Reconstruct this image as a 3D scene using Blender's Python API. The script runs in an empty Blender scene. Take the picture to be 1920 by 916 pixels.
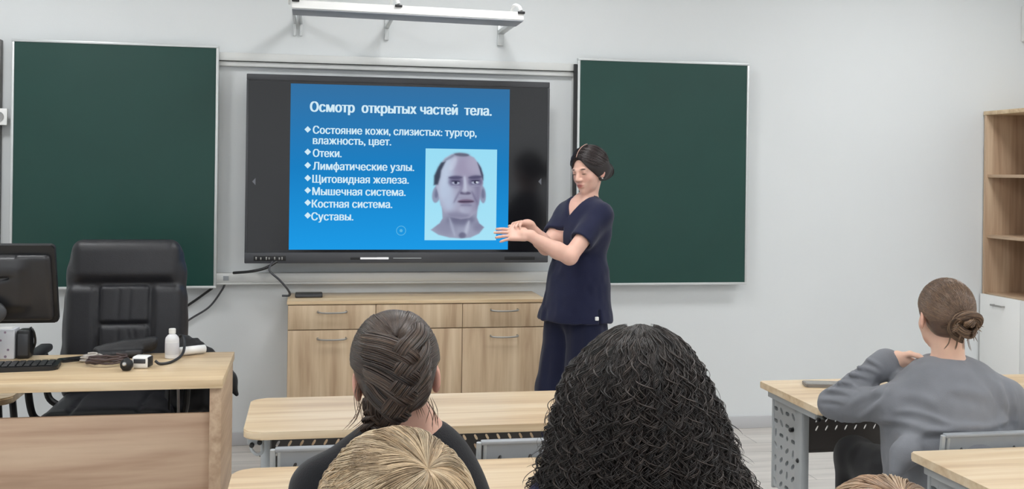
import bpy, bmesh, math, random
import numpy as np
from mathutils import Vector, Matrix
random.seed(7); RNG = np.random.default_rng(11)
C = bpy.context.scene.collection
SC = bpy.context.scene

# ------------------------------------------------------------------ camera
FPX, YAW, ROLL, HOR, CAMH = 1994.84, 0.18647, 0.01271, 324.18, 1.57
cam = bpy.data.cameras.new('camera'); camo = bpy.data.objects.new('camera', cam); C.objects.link(camo)
cam.sensor_width = 36.0; cam.lens = FPX / 1920 * 36.0
cam.shift_y = -(458 - HOR) / 1920
cam.clip_start = 0.05
camo.location = (0, 0, CAMH)
camo.rotation_mode = 'QUATERNION'
camo.rotation_quaternion = (Matrix.Rotation(-YAW, 3, 'Z') @ Matrix.Rotation(math.pi / 2, 3, 'X') @ Matrix.Rotation(ROLL, 3, 'Z')).to_quaternion()
SC.camera = camo
CS, SN = math.cos(YAW), math.sin(YAW)

def W(px, py, d):
    """world point seen at a photo pixel, d metres in front of the camera"""
    dx, dy = px - 960, py - HOR
    u = dx * math.cos(ROLL) + dy * math.sin(ROLL); v = -dx * math.sin(ROLL) + dy * math.cos(ROLL)
    a, b = u / FPX * d, -v / FPX * d
    return np.array([a * CS + d * SN, -a * SN + d * CS, CAMH + b])

# ------------------------------------------------------------------ world, exposure
world = bpy.data.worlds.new('world'); SC.world = world; world.use_nodes = True
world.node_tree.nodes['Background'].inputs[0].default_value = (0.93, 0.97, 1.0, 1)
world.node_tree.nodes['Background'].inputs[1].default_value = 1.05
SC.view_settings.view_transform = 'Standard'; SC.view_settings.look = 'None'
SC.view_settings.exposure = 0.0; SC.view_settings.gamma = 1.0
SC.view_settings.use_curve_mapping = False
SC.cycles.use_denoising = True
SC.cycles.max_bounces = 8
LAMP = 27.0          # emission of the ceiling light diffusers
LAMPS = [(-1.7, 4.75), (0.9, 4.75), (3.6, 4.75), (-1.7, 2.2), (0.9, 2.2), (3.6, 2.2), (-1.7, -0.4), (0.9, -0.4), (3.6, -0.4)]

# ------------------------------------------------------------------ helpers: colours, materials
def S(r, g, b):
    f = lambda c: (c / 255 / 12.92) if c / 255 <= 0.04045 else ((c / 255 + 0.055) / 1.055) ** 2.4
    return (f(r), f(g), f(b), 1.0)

def mat(name, col, rough=0.5, metal=0.0, spec=0.5, noise=0.0, nscale=8.0, bump=0.0, bscale=60.0, sss=0.0, coat=0.0, vcol=False, sheen=0.0):
    m = bpy.data.materials.new(name); m.use_nodes = True
    nt = m.node_tree; b = nt.nodes['Principled BSDF']
    b.inputs['Roughness'].default_value = rough; b.inputs['Metallic'].default_value = metal
    b.inputs['Specular IOR Level'].default_value = spec
    b.inputs['Coat Weight'].default_value = coat
    b.inputs['Sheen Weight'].default_value = sheen
    if sss:
        b.inputs['Subsurface Weight'].default_value = sss
        b.inputs['Subsurface Radius'].default_value = (0.02, 0.008, 0.004)
        b.inputs['Subsurface Scale'].default_value = 0.5
    tc = nt.nodes.new('ShaderNodeTexCoord')
    if vcol:
        a = nt.nodes.new('ShaderNodeVertexColor'); a.layer_name = 'Col'; src = a.outputs[0]
    else:
        rgb = nt.nodes.new('ShaderNodeRGB'); rgb.outputs[0].default_value = col; src = rgb.outputs[0]
    n = nt.nodes.new('ShaderNodeTexNoise'); n.inputs['Scale'].default_value = nscale; n.inputs['Detail'].default_value = 5
    nt.links.new(tc.outputs['Object'], n.inputs['Vector'])
    mp = nt.nodes.new('ShaderNodeMapRange')
    mp.inputs[1].default_value = 0.3; mp.inputs[2].default_value = 0.7
    mp.inputs[3].default_value = 1 - noise; mp.inputs[4].default_value = 1 + noise
    nt.links.new(n.outputs[0], mp.inputs[0])
    mx = nt.nodes.new('ShaderNodeVectorMath'); mx.operation = 'MULTIPLY'
    nt.links.new(src, mx.inputs[0]); nt.links.new(mp.outputs[0], mx.inputs[1])
    nt.links.new(mx.outputs[0], b.inputs['Base Color'])
    if bump:
        n2 = nt.nodes.new('ShaderNodeTexNoise'); n2.inputs['Scale'].default_value = bscale; n2.inputs['Detail'].default_value = 4
        nt.links.new(tc.outputs['Object'], n2.inputs['Vector'])
        bp = nt.nodes.new('ShaderNodeBump'); bp.inputs['Strength'].default_value = bump; bp.inputs['Distance'].default_value = 0.01
        nt.links.new(n2.outputs[0], bp.inputs['Height']); nt.links.new(bp.outputs[0], b.inputs['Normal'])
    return m

def wood(name, axis, c1, c2, c3, rough=0.45, seam=None, fine=1.0):
    """oak laminate: streaks that run along one object axis"""
    m = bpy.data.materials.new(name); m.use_nodes = True
    nt = m.node_tree; b = nt.nodes['Principled BSDF']; b.inputs['Roughness'].default_value = rough
    tc = nt.nodes.new('ShaderNodeTexCoord'); oi = nt.nodes.new('ShaderNodeObjectInfo')
    ad = nt.nodes.new('ShaderNodeVectorMath'); ad.operation = 'MULTIPLY_ADD'
    nt.links.new(oi.outputs['Random'], ad.inputs[0]); ad.inputs[1].default_value = (7, 5, 9); nt.links.new(tc.outputs['Object'], ad.inputs[2])
    sc = [16 * fine] * 3; sc[axis] = 1.1
    mp = nt.nodes.new('ShaderNodeMapping'); mp.inputs['Scale'].default_value = sc
    nt.links.new(ad.outputs[0], mp.inputs[0])
    n = nt.nodes.new('ShaderNodeTexNoise'); n.inputs['Scale'].default_value = 1; n.inputs['Detail'].default_value = 6; n.inputs['Distortion'].default_value = 0.6
    nt.links.new(mp.outputs[0], n.inputs['Vector'])
    sc2 = [70 * fine] * 3; sc2[axis] = 2.5
    mp2 = nt.nodes.new('ShaderNodeMapping'); mp2.inputs['Scale'].default_value = sc2
    nt.links.new(ad.outputs[0], mp2.inputs[0])
    n2 = nt.nodes.new('ShaderNodeTexNoise'); n2.inputs['Scale'].default_value = 1; n2.inputs['Detail'].default_value = 3
    nt.links.new(mp2.outputs[0], n2.inputs['Vector'])
    mixf = nt.nodes.new('ShaderNodeMath'); mixf.operation = 'MULTIPLY_ADD'; mixf.inputs[1].default_value = 0.35
    sub = nt.nodes.new('ShaderNodeMath'); sub.operation = 'SUBTRACT'; sub.inputs[1].default_value = 0.5
    nt.links.new(n2.outputs[0], sub.inputs[0]); nt.links.new(sub.outputs[0], mixf.inputs[0]); nt.links.new(n.outputs[0], mixf.inputs[2])
    r = nt.nodes.new('ShaderNodeValToRGB')
    r.color_ramp.elements[0].position = 0.32; r.color_ramp.elements[0].color = c1
    r.color_ramp.elements[1].position = 0.68; r.color_ramp.elements[1].color = c3
    e = r.color_ramp.elements.new(0.5); e.color = c2
    nt.links.new(mixf.outputs[0], r.inputs[0]); nt.links.new(r.outputs[0], b.inputs['Base Color'])
    return m

def emit(name, col, st=1.0, vcol=False):
    m = bpy.data.materials.new(name); m.use_nodes = True; nt = m.node_tree
    nt.nodes.remove(nt.nodes['Principled BSDF']); e = nt.nodes.new('ShaderNodeEmission')
    e.inputs[0].default_value = col; e.inputs[1].default_value = st
    if vcol:
        a = nt.nodes.new('ShaderNodeVertexColor'); a.layer_name = 'Col'; nt.links.new(a.outputs[0], e.inputs[0])
    nt.links.new(e.outputs[0], nt.nodes['Material Output'].inputs[0])
    return m

# ------------------------------------------------------------------ helpers: objects
def thing(name, label, cat, loc=(0, 0, 0), rz=0, group=None):
    o = bpy.data.objects.new(name, None); C.objects.link(o); o.empty_display_size = 0.1
    o.location = loc; o.rotation_euler = (0, 0, rz); o['label'] = label; o['category'] = cat
    if group: o['group'] = group
    return o

def tag(o, label=None, cat=None, group=None, kind=None):
    for k, v in (('label', label), ('category', cat), ('group', group), ('kind', kind)):
        if v: o[k] = v
    return o

def smooth(me, ang=0.6):
    me.polygons.foreach_set('use_smooth', [True] * len(me.polygons))
    if ang: me.set_sharp_from_angle(angle=ang)

def obj(name, bm, m, parent=None, ang=0.6, loc=(0, 0, 0)):
    me = bpy.data.meshes.new(name)
    bmesh.ops.recalc_face_normals(bm, faces=bm.faces[:])
    bm.to_mesh(me); bm.free()
    smooth(me, ang)
    me.materials.append(m)
    o = bpy.data.objects.new(name, me); C.objects.link(o); o.location = loc
    if parent: o.parent = parent
    return o

def obj_np(name, verts, faces, m, parent=None, offset=(0, 0, 0), cols=None, ang=0):
    """mesh straight from arrays (world coordinates minus offset)"""
    me = bpy.data.meshes.new(name)
    v = np.asarray(verts, np.float32) - np.asarray(offset, np.float32)
    f = np.asarray(faces, np.int32); k = f.shape[1]
    me.vertices.add(len(v)); me.vertices.foreach_set('co', v.ravel())
    me.loops.add(f.size); me.loops.foreach_set('vertex_index', f.ravel())
    me.polygons.add(len(f)); me.polygons.foreach_set('loop_start', np.arange(len(f), dtype=np.int32) * k)
    me.update(calc_edges=True); me.validate()
    if cols is not None:
        a = me.color_attributes.new('Col', 'FLOAT_COLOR', 'POINT')
        c4 = np.ones((len(v), 4), np.float32); c4[:, :3] = cols
        a.data.foreach_set('color', c4.ravel())
    smooth(me, ang)
    me.materials.append(m)
    o = bpy.data.objects.new(name, me); C.objects.link(o)
    if parent: o.parent = parent
    return o

def copy_tree(o, parent=None):
    c = o.copy(); C.objects.link(c)
    if parent: c.parent = parent
    for ch in [x for x in list(bpy.data.objects) if x.parent == o]: copy_tree(ch, c)
    return c

BM = bmesh.new
def box(bm, lo, hi, bev=0.0, seg=2, M=None):
    r = bmesh.ops.create_cube(bm, size=1.0); vs = r['verts']
    for v in vs:
        v.co = Vector([lo[i] + (v.co[i] + 0.5) * (hi[i] - lo[i]) for i in range(3)])
    if bev:
        es = list({e for v in vs for e in v.link_edges})
        r2 = bmesh.ops.bevel(bm, geom=vs + es, offset=bev, segments=seg, affect='EDGES', profile=0.5)
        vs = list({v for f in r2['faces'] for v in f.verts} | {v for v in vs if v.is_valid})
    if M is not None: bmesh.ops.transform(bm, matrix=M, verts=[v for v in vs if v.is_valid])
    return bm

def tube(bm, pts, r, n=10, cap=True):
    pts = [Vector(p) for p in pts]; N = len(pts)
    rad = r if isinstance(r, (list, tuple)) else [r] * N
    rings = []; up = None
    for i, p in enumerate(pts):
        t = (pts[min(i + 1, N - 1)] - pts[max(i - 1, 0)]).normalized()
        if up is None:
            up = t.orthogonal().normalized()
        up = (up - t * up.dot(t)).normalized(); s = t.cross(up)
        rings.append([bm.verts.new(p + (up * math.cos(2 * math.pi * k / n) + s * math.sin(2 * math.pi * k / n)) * rad[i]) for k in range(n)])
    for a, b in zip(rings, rings[1:]):
        for k in range(n): bm.faces.new((a[k], a[(k + 1) % n], b[(k + 1) % n], b[k]))
    if cap:
        bm.faces.new(rings[0][::-1]); bm.faces.new(rings[-1])
    return bm

def spline(ctrl, n=8):
    """Catmull-Rom through control points"""
    P = [np.array(p, float) for p in ctrl]; P = [2 * P[0] - P[1]] + P + [2 * P[-1] - P[-2]]
    out = []
    for i in range(1, len(P) - 2):
        for k in range(n):
            t = k / n
            out.append(0.5 * (2 * P[i] + (P[i + 1] - P[i - 1]) * t + (2 * P[i - 1] - 5 * P[i] + 4 * P[i + 1] - P[i + 2]) * t * t + (3 * P[i] - P[i - 1] - 3 * P[i + 1] + P[i + 2]) * t ** 3))
    out.append(P[-2]); return out

def lathe(bm, prof, n=24, M=None):
    rings = []
    for r, z in prof:
        rings.append([bm.verts.new((max(r, 1e-4) * math.cos(2 * math.pi * k / n), max(r, 1e-4) * math.sin(2 * math.pi * k / n), z)) for k in range(n)])
    for a, b in zip(rings, rings[1:]):
        for k in range(n): bm.faces.new((a[k], a[(k + 1) % n], b[(k + 1) % n], b[k]))
    bm.faces.new(rings[0][::-1]); bm.faces.new(rings[-1])
    if M is not None: bmesh.ops.transform(bm, matrix=M, verts=[v for g in rings for v in g])
    return bm

def round_rect(x0, y0, x1, y1, rs, n=7):
    """corner radii rs = (x0y0, x1y0, x1y1, x0y1)"""
    out = []
    for (cx, cy, a0), r in zip(((x0, y0, 180), (x1, y0, 270), (x1, y1, 0), (x0, y1, 90)), rs):
        ox = cx + (r if cx == x0 else -r); oy = cy + (r if cy == y0 else -r)
        for k in range(n):
            a = math.radians(a0 + 90 * k / (n - 1)); out.append((ox + r * math.cos(a), oy + r * math.sin(a)))
    return out

def prism(bm, poly, z0, z1, M=None, bev=0.0):
    b = [bm.verts.new((x, y, z0)) for x, y in poly]; t = [bm.verts.new((x, y, z1)) for x, y in poly]
    n = len(poly); fs = [bm.faces.new(b[::-1]), bm.faces.new(t)]
    for k in range(n): bm.faces.new((b[k], b[(k + 1) % n], t[(k + 1) % n], t[k]))
    vs = b + t
    if bev:
        es = list({e for f in fs for e in f.edges})
        r = bmesh.ops.bevel(bm, geom=es, offset=bev, segments=2, affect='EDGES')
        vs = list({v for f in r['faces'] for v in f.verts} | {v for v in vs if v.is_valid})
    if M is not None: bmesh.ops.transform(bm, matrix=M, verts=[v for v in vs if v.is_valid])
    return bm

def perforated(bm, x0, x1, z0, z1, nx, nz, hole, th, M, skip=None):
    """plate in the x-z plane with one hole per cell; hole(i,j) -> 8 points round (0,0) or None"""
    cw, chh = (x1 - x0) / nx, (z1 - z0) / nz
    vs0 = []
    for i in range(nx):
        for j in range(nz):
            cx, cz = x0 + (i + .5) * cw, z0 + (j + .5) * chh
            ring = [(cx + sx * cw / 2, cz + sz * chh / 2) for sx, sz in ((1, 0), (1, 1), (0, 1), (-1, 1), (-1, 0), (-1, -1), (0, -1), (1, -1))]
            h = hole(i, j)
            layers = []
            for y in (-th / 2, th / 2):
                o = [bm.verts.new((x, y, z)) for x, z in ring]
                vs0 += o
                if h:
                    hi = [bm.verts.new((cx + x, y, cz + z)) for x, z in h]; vs0 += hi
                    for k in range(8): bm.faces.new((o[k], o[(k + 1) % 8], hi[(k + 1) % 8], hi[k]))
                    layers.append(hi)
                else: bm.faces.new(o)
            if h:
                for k in range(8): bm.faces.new((layers[0][k], layers[0][(k + 1) % 8], layers[1][(k + 1) % 8], layers[1][k]))
    # rim
    xs = [x0 + (x1 - x0) * k / (2 * nx) for k in range(2 * nx + 1)]; zs = [z0 + (z1 - z0) * k / (2 * nz) for k in range(2 * nz + 1)]
    loop = [(x, z0) for x in xs] + [(x1, z) for z in zs[1:]] + [(x, z1) for x in xs[::-1][1:]] + [(x0, z) for z in zs[::-1][1:-1]]
    a = [bm.verts.new((x, -th / 2, z)) for x, z in loop]; b = [bm.verts.new((x, th / 2, z)) for x, z in loop]; vs0 += a + b
    for k in range(len(loop)): bm.faces.new((a[k], a[(k + 1) % len(loop)], b[(k + 1) % len(loop)], b[k]))
    bmesh.ops.transform(bm, matrix=M, verts=vs0)
    bmesh.ops.remove_doubles(bm, verts=vs0, dist=1e-5)
    return bm

def slot(w, h, ang):
    pts = [(w / 2, 0), (w / 2, h / 2 - w / 2), (0, h / 2), (-w / 2, h / 2 - w / 2), (-w / 2, 0), (-w / 2, -h / 2 + w / 2), (0, -h / 2), (w / 2, -h / 2 + w / 2)]
    pts = [(w / 2, 0), (w / 2 * .8, h / 2 - w / 3), (0, h / 2), (-w / 2 * .8, h / 2 - w / 3), (-w / 2, 0), (-w / 2 * .8, -h / 2 + w / 3), (0, -h / 2), (w / 2 * .8, -h / 2 + w / 3)]
    c, s = math.cos(ang), math.sin(ang)
    return [(x * c - z * s, x * s + z * c) for x, z in pts]

# ------------------------------------------------------------------ helpers: smooth solids from distance fields
class Field:
    def __init__(self, lo, hi, h):
        self.lo = np.array(lo, float); self.h = h
        self.n = np.ceil((np.array(hi, float) - self.lo) / h).astype(int) + 1
        self.d = np.full(self.n, 0.3, np.float32)
    def _reg(self, lo, hi, pad):
        a = np.floor((np.asarray(lo) - pad - self.lo) / self.h).astype(int); b = np.ceil((np.asarray(hi) + pad - self.lo) / self.h).astype(int) + 1
        a = np.maximum(a, 0); b = np.minimum(b, self.n)
        if np.any(b <= a): return None
        sl = tuple(slice(i, j) for i, j in zip(a, b))
        g = [(np.arange(i, j) * self.h + l).astype(np.float32) for i, j, l in zip(a, b, self.lo)]
        return sl, np.meshgrid(*g, indexing='ij', sparse=True)
    def _mix(self, sl, d, k, op):
        o = self.d[sl]
        if op == 'sub': 
            o2 = -o
            if k > 0:
                hh = np.maximum(k - np.abs(o2 - d), 0) / k; r = np.minimum(o2, d) - hh * hh * k * .25
            else: r = np.minimum(o2, d)
            self.d[sl] = -r
        else:
            if k > 0:
                hh = np.maximum(k - np.abs(o - d), 0) / k; self.d[sl] = np.minimum(o, d) - hh * hh * k * .25
            else: self.d[sl] = np.minimum(o, d)
    def cap(self, a, b, ra, rb=None, k=0.02, op='add'):
        rb = ra if rb is None else rb
        a = np.asarray(a, float); b = np.asarray(b, float)
        R = max(ra, rb); q = self._reg(np.minimum(a, b) - R, np.maximum(a, b) + R, k + 3 * self.h)
        if q is None: return self
        sl, (X, Y, Z) = q; ba = b - a; L2 = max(float(ba @ ba), 1e-9)
        t = np.clip(((X - a[0]) * ba[0] + (Y - a[1]) * ba[1] + (Z - a[2]) * ba[2]) / L2, 0, 1).astype(np.float32)
        d = np.sqrt((X - a[0] - t * ba[0]) ** 2 + (Y - a[1] - t * ba[1]) ** 2 + (Z - a[2] - t * ba[2]) ** 2) - (ra + (rb - ra) * t)
        self._mix(sl, d.astype(np.float32), k, op); return self
    def chain(self, pts, rs, k=0.02, op='add'):
        for i in range(len(pts) - 1): self.cap(pts[i], pts[i + 1], rs[i], rs[i + 1], k, op)
        return self
    def ell(self, c, r, R=None, k=0.02, op='add'):
        c = np.asarray(c, float); r = np.asarray(r, float); R = np.eye(3) if R is None else np.asarray(R)
        ext = np.sqrt((R ** 2) @ (r ** 2))
        q = self._reg(c - ext, c + ext, k + 3 * self.h)
        if q is None: return self
        sl, (X, Y, Z) = q; X = X - c[0]; Y = Y - c[1]; Z = Z - c[2]
        p = [(X * R[0, i] + Y * R[1, i] + Z * R[2, i]) for i in range(3)]
        k0 = np.sqrt(sum((p[i] / r[i]) ** 2 for i in range(3))); k1 = np.sqrt(sum((p[i] / r[i] ** 2) ** 2 for i in range(3))) + 1e-6
        d = k0 * (k0 - 1) / k1
        d = np.where(k0 < 0.3, -min(r) * (1 - k0), d)
        self._mix(sl, d.astype(np.float32), k, op); return self
    def rbox(self, c, half, rad, R=None, k=0.01, op='add'):
        c = np.asarray(c, float); hf = np.asarray(half, float); R = np.eye(3) if R is None else np.asarray(R)
        ext = np.abs(R) @ hf
        q = self._reg(c - ext, c + ext, k + 3 * self.h)
        if q is None: return self
        sl, (X, Y, Z) = q; X = X - c[0]; Y = Y - c[1]; Z = Z - c[2]
        p = [np.abs(X * R[0, i] + Y * R[1, i] + Z * R[2, i]) - (hf[i] - rad) for i in range(3)]
        d = np.sqrt(sum(np.maximum(x, 0) ** 2 for x in p)) + np.minimum(np.maximum(np.maximum(p[0], p[1]), p[2]), 0) - rad
        self._mix(sl, d.astype(np.float32), k, op); return self
    def wedge(self, tip, rt, fw, up, tan, back, height, k=.004):
        """cut a V open to the front"""
        sl, (X, Y, Z) = self._reg(tip - .3, tip + .3, 0); X = X - tip[0]; Y = Y - tip[1]; Z = Z - tip[2]
        a = np.abs(X * rt[0] + Y * rt[1] + Z * rt[2]); b = X * up[0] + Y * up[1] + Z * up[2]; c = X * fw[0] + Y * fw[1] + Z * fw[2]
        ca = 1 / math.sqrt(1 + tan * tan); d = np.maximum(np.maximum((a - b * tan) * ca, -(c + back)), b - height)
        self._mix(sl, d.astype(np.float32), k, 'sub'); return self
    def mesh(self, relax=1):
        d = self.d; n = d.shape
        s = d < 0
        c = np.zeros(tuple(x - 1 for x in n), np.uint8)
        offs = [(i, j, k) for i in (0, 1) for j in (0, 1) for k in (0, 1)]
        for i, j, k in offs: c += s[i:n[0] - 1 + i, j:n[1] - 1 + j, k:n[2] - 1 + k]
        mixed = (c > 0) & (c < 8); cells = np.argwhere(mixed)
        idx = np.full(c.shape, -1, np.int32); idx[mixed] = np.arange(len(cells))
        acc = np.zeros((len(cells), 3)); cnt = np.zeros(len(cells))
        for ax in range(3):
            for o in offs:
                if o[ax]: continue
                e = list(o); e[ax] = 1
                A = d[cells[:, 0] + o[0], cells[:, 1] + o[1], cells[:, 2] + o[2]]; B = d[cells[:, 0] + e[0], cells[:, 1] + e[1], cells[:, 2] + e[2]]
                m = (A < 0) != (B < 0); t = np.where(m, A / np.where(m, A - B, 1), 0)
                p = np.repeat(np.array(o, float)[None], len(cells), 0); p[:, ax] += t
                acc += p * m[:, None]; cnt += m
        v = (cells + acc / cnt[:, None]) * self.h + self.lo
        fs = []
        for ax in range(3):
            b1, b2 = [(1, 2), (2, 0), (0, 1)][ax]
            sl0 = [slice(None)] * 3; sl1 = [slice(None)] * 3
            sl0[ax] = slice(0, n[ax] - 1); sl1[ax] = slice(1, n[ax])
            df = s[tuple(sl0)] != s[tuple(sl1)]
            e = np.argwhere(df)
            e = e[(e[:, b1] > 0) & (e[:, b1] < n[b1] - 1) & (e[:, b2] > 0) & (e[:, b2] < n[b2] - 1)]
            if not len(e): continue
            inside = s[e[:, 0], e[:, 1], e[:, 2]]
            q = []
            for u, w in ((-1, -1), (0, -1), (0, 0), (-1, 0)):
                t = e.copy(); t[:, b1] += u; t[:, b2] += w; q.append(idx[t[:, 0], t[:, 1], t[:, 2]])
            q = np.stack(q, 1); q[~inside] = q[~inside][:, ::-1]
            fs.append(q)
        f = np.concatenate(fs)
        for _ in range(relax): v = laplace(v, f, 0.5)
        return v, f

def laplace(v, f, w):
    acc = np.zeros_like(v); cnt = np.zeros(len(v))
    for a in range(4):
        for b in ((a + 1) % 4,):
            np.add.at(acc, f[:, a], v[f[:, b]]); np.add.at(cnt, f[:, a], 1)
            np.add.at(acc, f[:, b], v[f[:, a]]); np.add.at(cnt, f[:, b], 1)
    return v * (1 - w) + acc / np.maximum(cnt, 1)[:, None] * w

def vnormals(v, f):
    n = np.cross(v[f[:, 2]] - v[f[:, 0]], v[f[:, 3]] - v[f[:, 1]]); o = np.zeros_like(v)
    for a in range(4): np.add.at(o, f[:, a], n)
    return o / (np.linalg.norm(o, axis=1, keepdims=True) + 1e-12)

_LAT = RNG.random((32, 32, 32)).astype(np.float32) * 2 - 1
def vnoise(p):
    i = np.floor(p).astype(int); t = p - i; t = t * t * (3 - 2 * t); r = 0
    for a in (0, 1):
        for b in (0, 1):
            for c in (0, 1):
                w = (t[:, 0] if a else 1 - t[:, 0]) * (t[:, 1] if b else 1 - t[:, 1]) * (t[:, 2] if c else 1 - t[:, 2])
                r = r + w * _LAT[(i[:, 0] + a) % 32, (i[:, 1] + b) % 32, (i[:, 2] + c) % 32]
    return r

def tubes_np(paths, rad, n=5, ref=None, cols=None):
    """many tubes at once. paths N x M x 3, rad N x M"""
    P = np.asarray(paths, float); N, M, _ = P.shape; rad = np.broadcast_to(np.asarray(rad, float), (N, M))
    T = np.gradient(P, axis=1); T /= np.linalg.norm(T, axis=2, keepdims=True) + 1e-9
    rf = np.broadcast_to(np.array([0.21, 0.13, 0.97]) if ref is None else ref, P.shape)
    B = np.cross(T, rf); B /= np.linalg.norm(B, axis=2, keepdims=True) + 1e-9
    Nn = np.cross(B, T)
    a = np.arange(n) * 2 * np.pi / n
    V = P[:, :, None] + rad[:, :, None, None] * (B[:, :, None] * np.cos(a)[None, None, :, None] + Nn[:, :, None] * np.sin(a)[None, None, :, None])
    idx = np.arange(N * M * n).reshape(N, M, n)
    q = np.stack([idx[:, :-1], np.roll(idx, -1, 2)[:, :-1], np.roll(idx, -1, 2)[:, 1:], idx[:, 1:]], -1).reshape(-1, 4)
    cc = None
    if cols is not None: cc = np.repeat(np.asarray(cols)[:, None], M * n, 1).reshape(-1, 3)
    return V.reshape(-1, 3), q, cc

def merge(parts):
    vs, fs, cs, o = [], [], [], 0
    for v, f, c in parts:
        vs.append(v); fs.append(f + o); o += len(v); cs.append(c if c is not None else np.zeros((len(v), 3)))
    return np.concatenate(vs), np.concatenate(fs), np.concatenate(cs)

# ================================================================== MATERIALS
M_wall = mat('wall_paint', S(221, 224, 225), 0.75, noise=0.012, nscale=1.5, bump=0.03, bscale=140)
M_ceil = mat('ceiling_paint', S(240, 240, 238), 0.9)
M_green = mat('green_enamel', S(27, 65, 58), 0.4, spec=0.35, noise=0.05, nscale=3)
M_alu = mat('aluminium', S(205, 208, 208), 0.35, metal=0.35)
M_rail = mat('pale_rail', S(214, 215, 213), 0.4, metal=0.15)
M_white = mat('white_lacquer', S(238, 238, 236), 0.4)
M_whitep = mat('white_plastic', S(235, 235, 233), 0.35)
M_black = mat('black_plastic', S(24, 24, 26), 0.4, noise=0.05)
M_blackr = mat('black_rubber', S(22, 22, 24), 0.6)
M_dgrey = mat('dark_grey_plastic', S(64, 65, 69), 0.45)
M_leather = mat('black_leather', S(37, 37, 41), 0.42, noise=0.08, nscale=30, bump=0.12, bscale=260)
M_greypl = mat('grey_plastic', S(150, 154, 158), 0.5, noise=0.03, nscale=20)
M_greymetal = mat('grey_painted_metal', S(176, 180, 182), 0.4, metal=0.2)
M_perf = mat('dark_perforated_panel', S(84, 80, 78), 0.5)
M_chrome = mat('brushed_steel', S(170, 168, 164), 0.3, metal=0.8)
M_oakx = wood('oak_desk_top', 0, S(196, 168, 134), S(214, 190, 156), S(224, 204, 174), 0.35)
M_oakz = wood('oak_cabinet', 2, S(172, 145, 116), S(196, 171, 140), S(212, 190, 160), 0.5, fine=0.7)
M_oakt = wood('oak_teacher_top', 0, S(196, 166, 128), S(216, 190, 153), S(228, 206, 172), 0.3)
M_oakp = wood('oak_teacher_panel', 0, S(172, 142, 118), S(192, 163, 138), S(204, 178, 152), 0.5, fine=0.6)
M_oake = mat('oak_edge_band', S(190, 165, 130), 0.5, noise=0.05, nscale=20)
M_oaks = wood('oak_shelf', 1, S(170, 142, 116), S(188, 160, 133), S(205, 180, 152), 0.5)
M_oakback = wood('oak_shelf_back', 2, S(140, 112, 90), S(156, 127, 104), S(170, 142, 118), 0.55)

def floor_mat():
    m = bpy.data.materials.new('laminate_floor'); m.use_nodes = True; nt = m.node_tree; b = nt.nodes['Principled BSDF']
    b.inputs['Roughness'].default_value = 0.4
    tc = nt.nodes.new('ShaderNodeTexCoord')
    br = nt.nodes.new('ShaderNodeTexBrick'); br.inputs['Scale'].default_value = 1.0
    br.inputs['Brick Width'].default_value = 1.3; br.inputs['Row Height'].default_value = 0.19; br.inputs['Mortar Size'].default_value = 0.003
    br.inputs['Color1'].default_value = S(204, 198, 192); br.inputs['Color2'].default_value = S(216, 211, 205); br.inputs['Mortar'].default_value = S(165, 160, 155)
    nt.links.new(tc.outputs['Object'], br.inputs['Vector'])
    mp = nt.nodes.new('ShaderNodeMapping'); mp.inputs['Scale'].default_value = (1.2, 14, 1); nt.links.new(tc.outputs['Object'], mp.inputs[0])
    n = nt.nodes.new('ShaderNodeTexNoise'); n.inputs['Scale'].default_value = 1.2; n.inputs['Detail'].default_value = 5; nt.links.new(mp.outputs[0], n.inputs['Vector'])
    mr = nt.nodes.new('ShaderNodeMapRange'); mr.inputs[1].default_value = .3; mr.inputs[2].default_value = .7; mr.inputs[3].default_value = .82; mr.inputs[4].default_value = 1.06
    nt.links.new(n.outputs[0], mr.inputs[0])
    mx = nt.nodes.new('ShaderNodeVectorMath'); mx.operation = 'MULTIPLY'; nt.links.new(br.outputs[0], mx.inputs[0]); nt.links.new(mr.outputs[0], mx.inputs[1])
    nt.links.new(mx.outputs[0], b.inputs['Base Color']); return m
M_floor = floor_mat()

# ================================================================== ROOM SHELL
WY, XL, XR, YB, ZC = 6.25, -3.2, 4.72, -1.6, 3.2
def struct(name, lo, hi, m, bev=0):
    o = obj(name, box(BM(), lo, hi, bev), m); o['kind'] = 'structure'; return o
struct('floor', (XL - .15, YB, -.12), (XR + .15, WY + .15, 0), M_floor)
struct('ceiling', (XL - .15, YB, ZC), (XR + .15, WY + .15, ZC + .12), M_ceil)
struct('wall_front', (XL - .15, WY, 0), (XR + .15, WY + .15, ZC), M_wall)
struct('wall_left', (XL - .15, YB, 0), (XL, WY, ZC), M_wall)
struct('wall_right', (XR, YB, 0), (XR + .15, WY, ZC), M_wall)
M_base = mat('baseboard_grey', S(192, 192, 194), 0.5)
struct('baseboard_front', (XL, WY - .016, 0), (4.31, WY, .075), M_base, .003)
struct('baseboard_left', (XL, YB, 0), (XL + .016, WY - .016, .075), M_base, .003)
struct('baseboard_right', (XR - .016, YB, 0), (XR, 5.2, .075), M_base, .003)

M_diff = emit('light_diffuser', (0.975, 0.99, 1.0, 1), LAMP)
for i, (lx, ly) in enumerate(LAMPS):
    t = thing('ceiling_light', 'square white ceiling light panel, %s row from the board, %s' % (['first', 'second', 'third'][i // 3], ['on the left', 'in the middle', 'on the right'][i % 3]), 'ceiling light', (lx, ly, ZC), group='ceiling lights')
    b = BM()
    for lo, hi in (((-.3, -.3, -.03), (.3, -.27, 0)), ((-.3, .27, -.03), (.3, .3, 0)), ((-.3, -.27, -.03), (-.27, .27, 0)), ((.27, -.27, -.03), (.3, .27, 0))): box(b, lo, hi)
    obj('light_frame', b, M_whitep, t)
    obj('diffuser', box(BM(), (-.27, -.27, -.022), (.27, .27, -.004)), M_diff, t)

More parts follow.
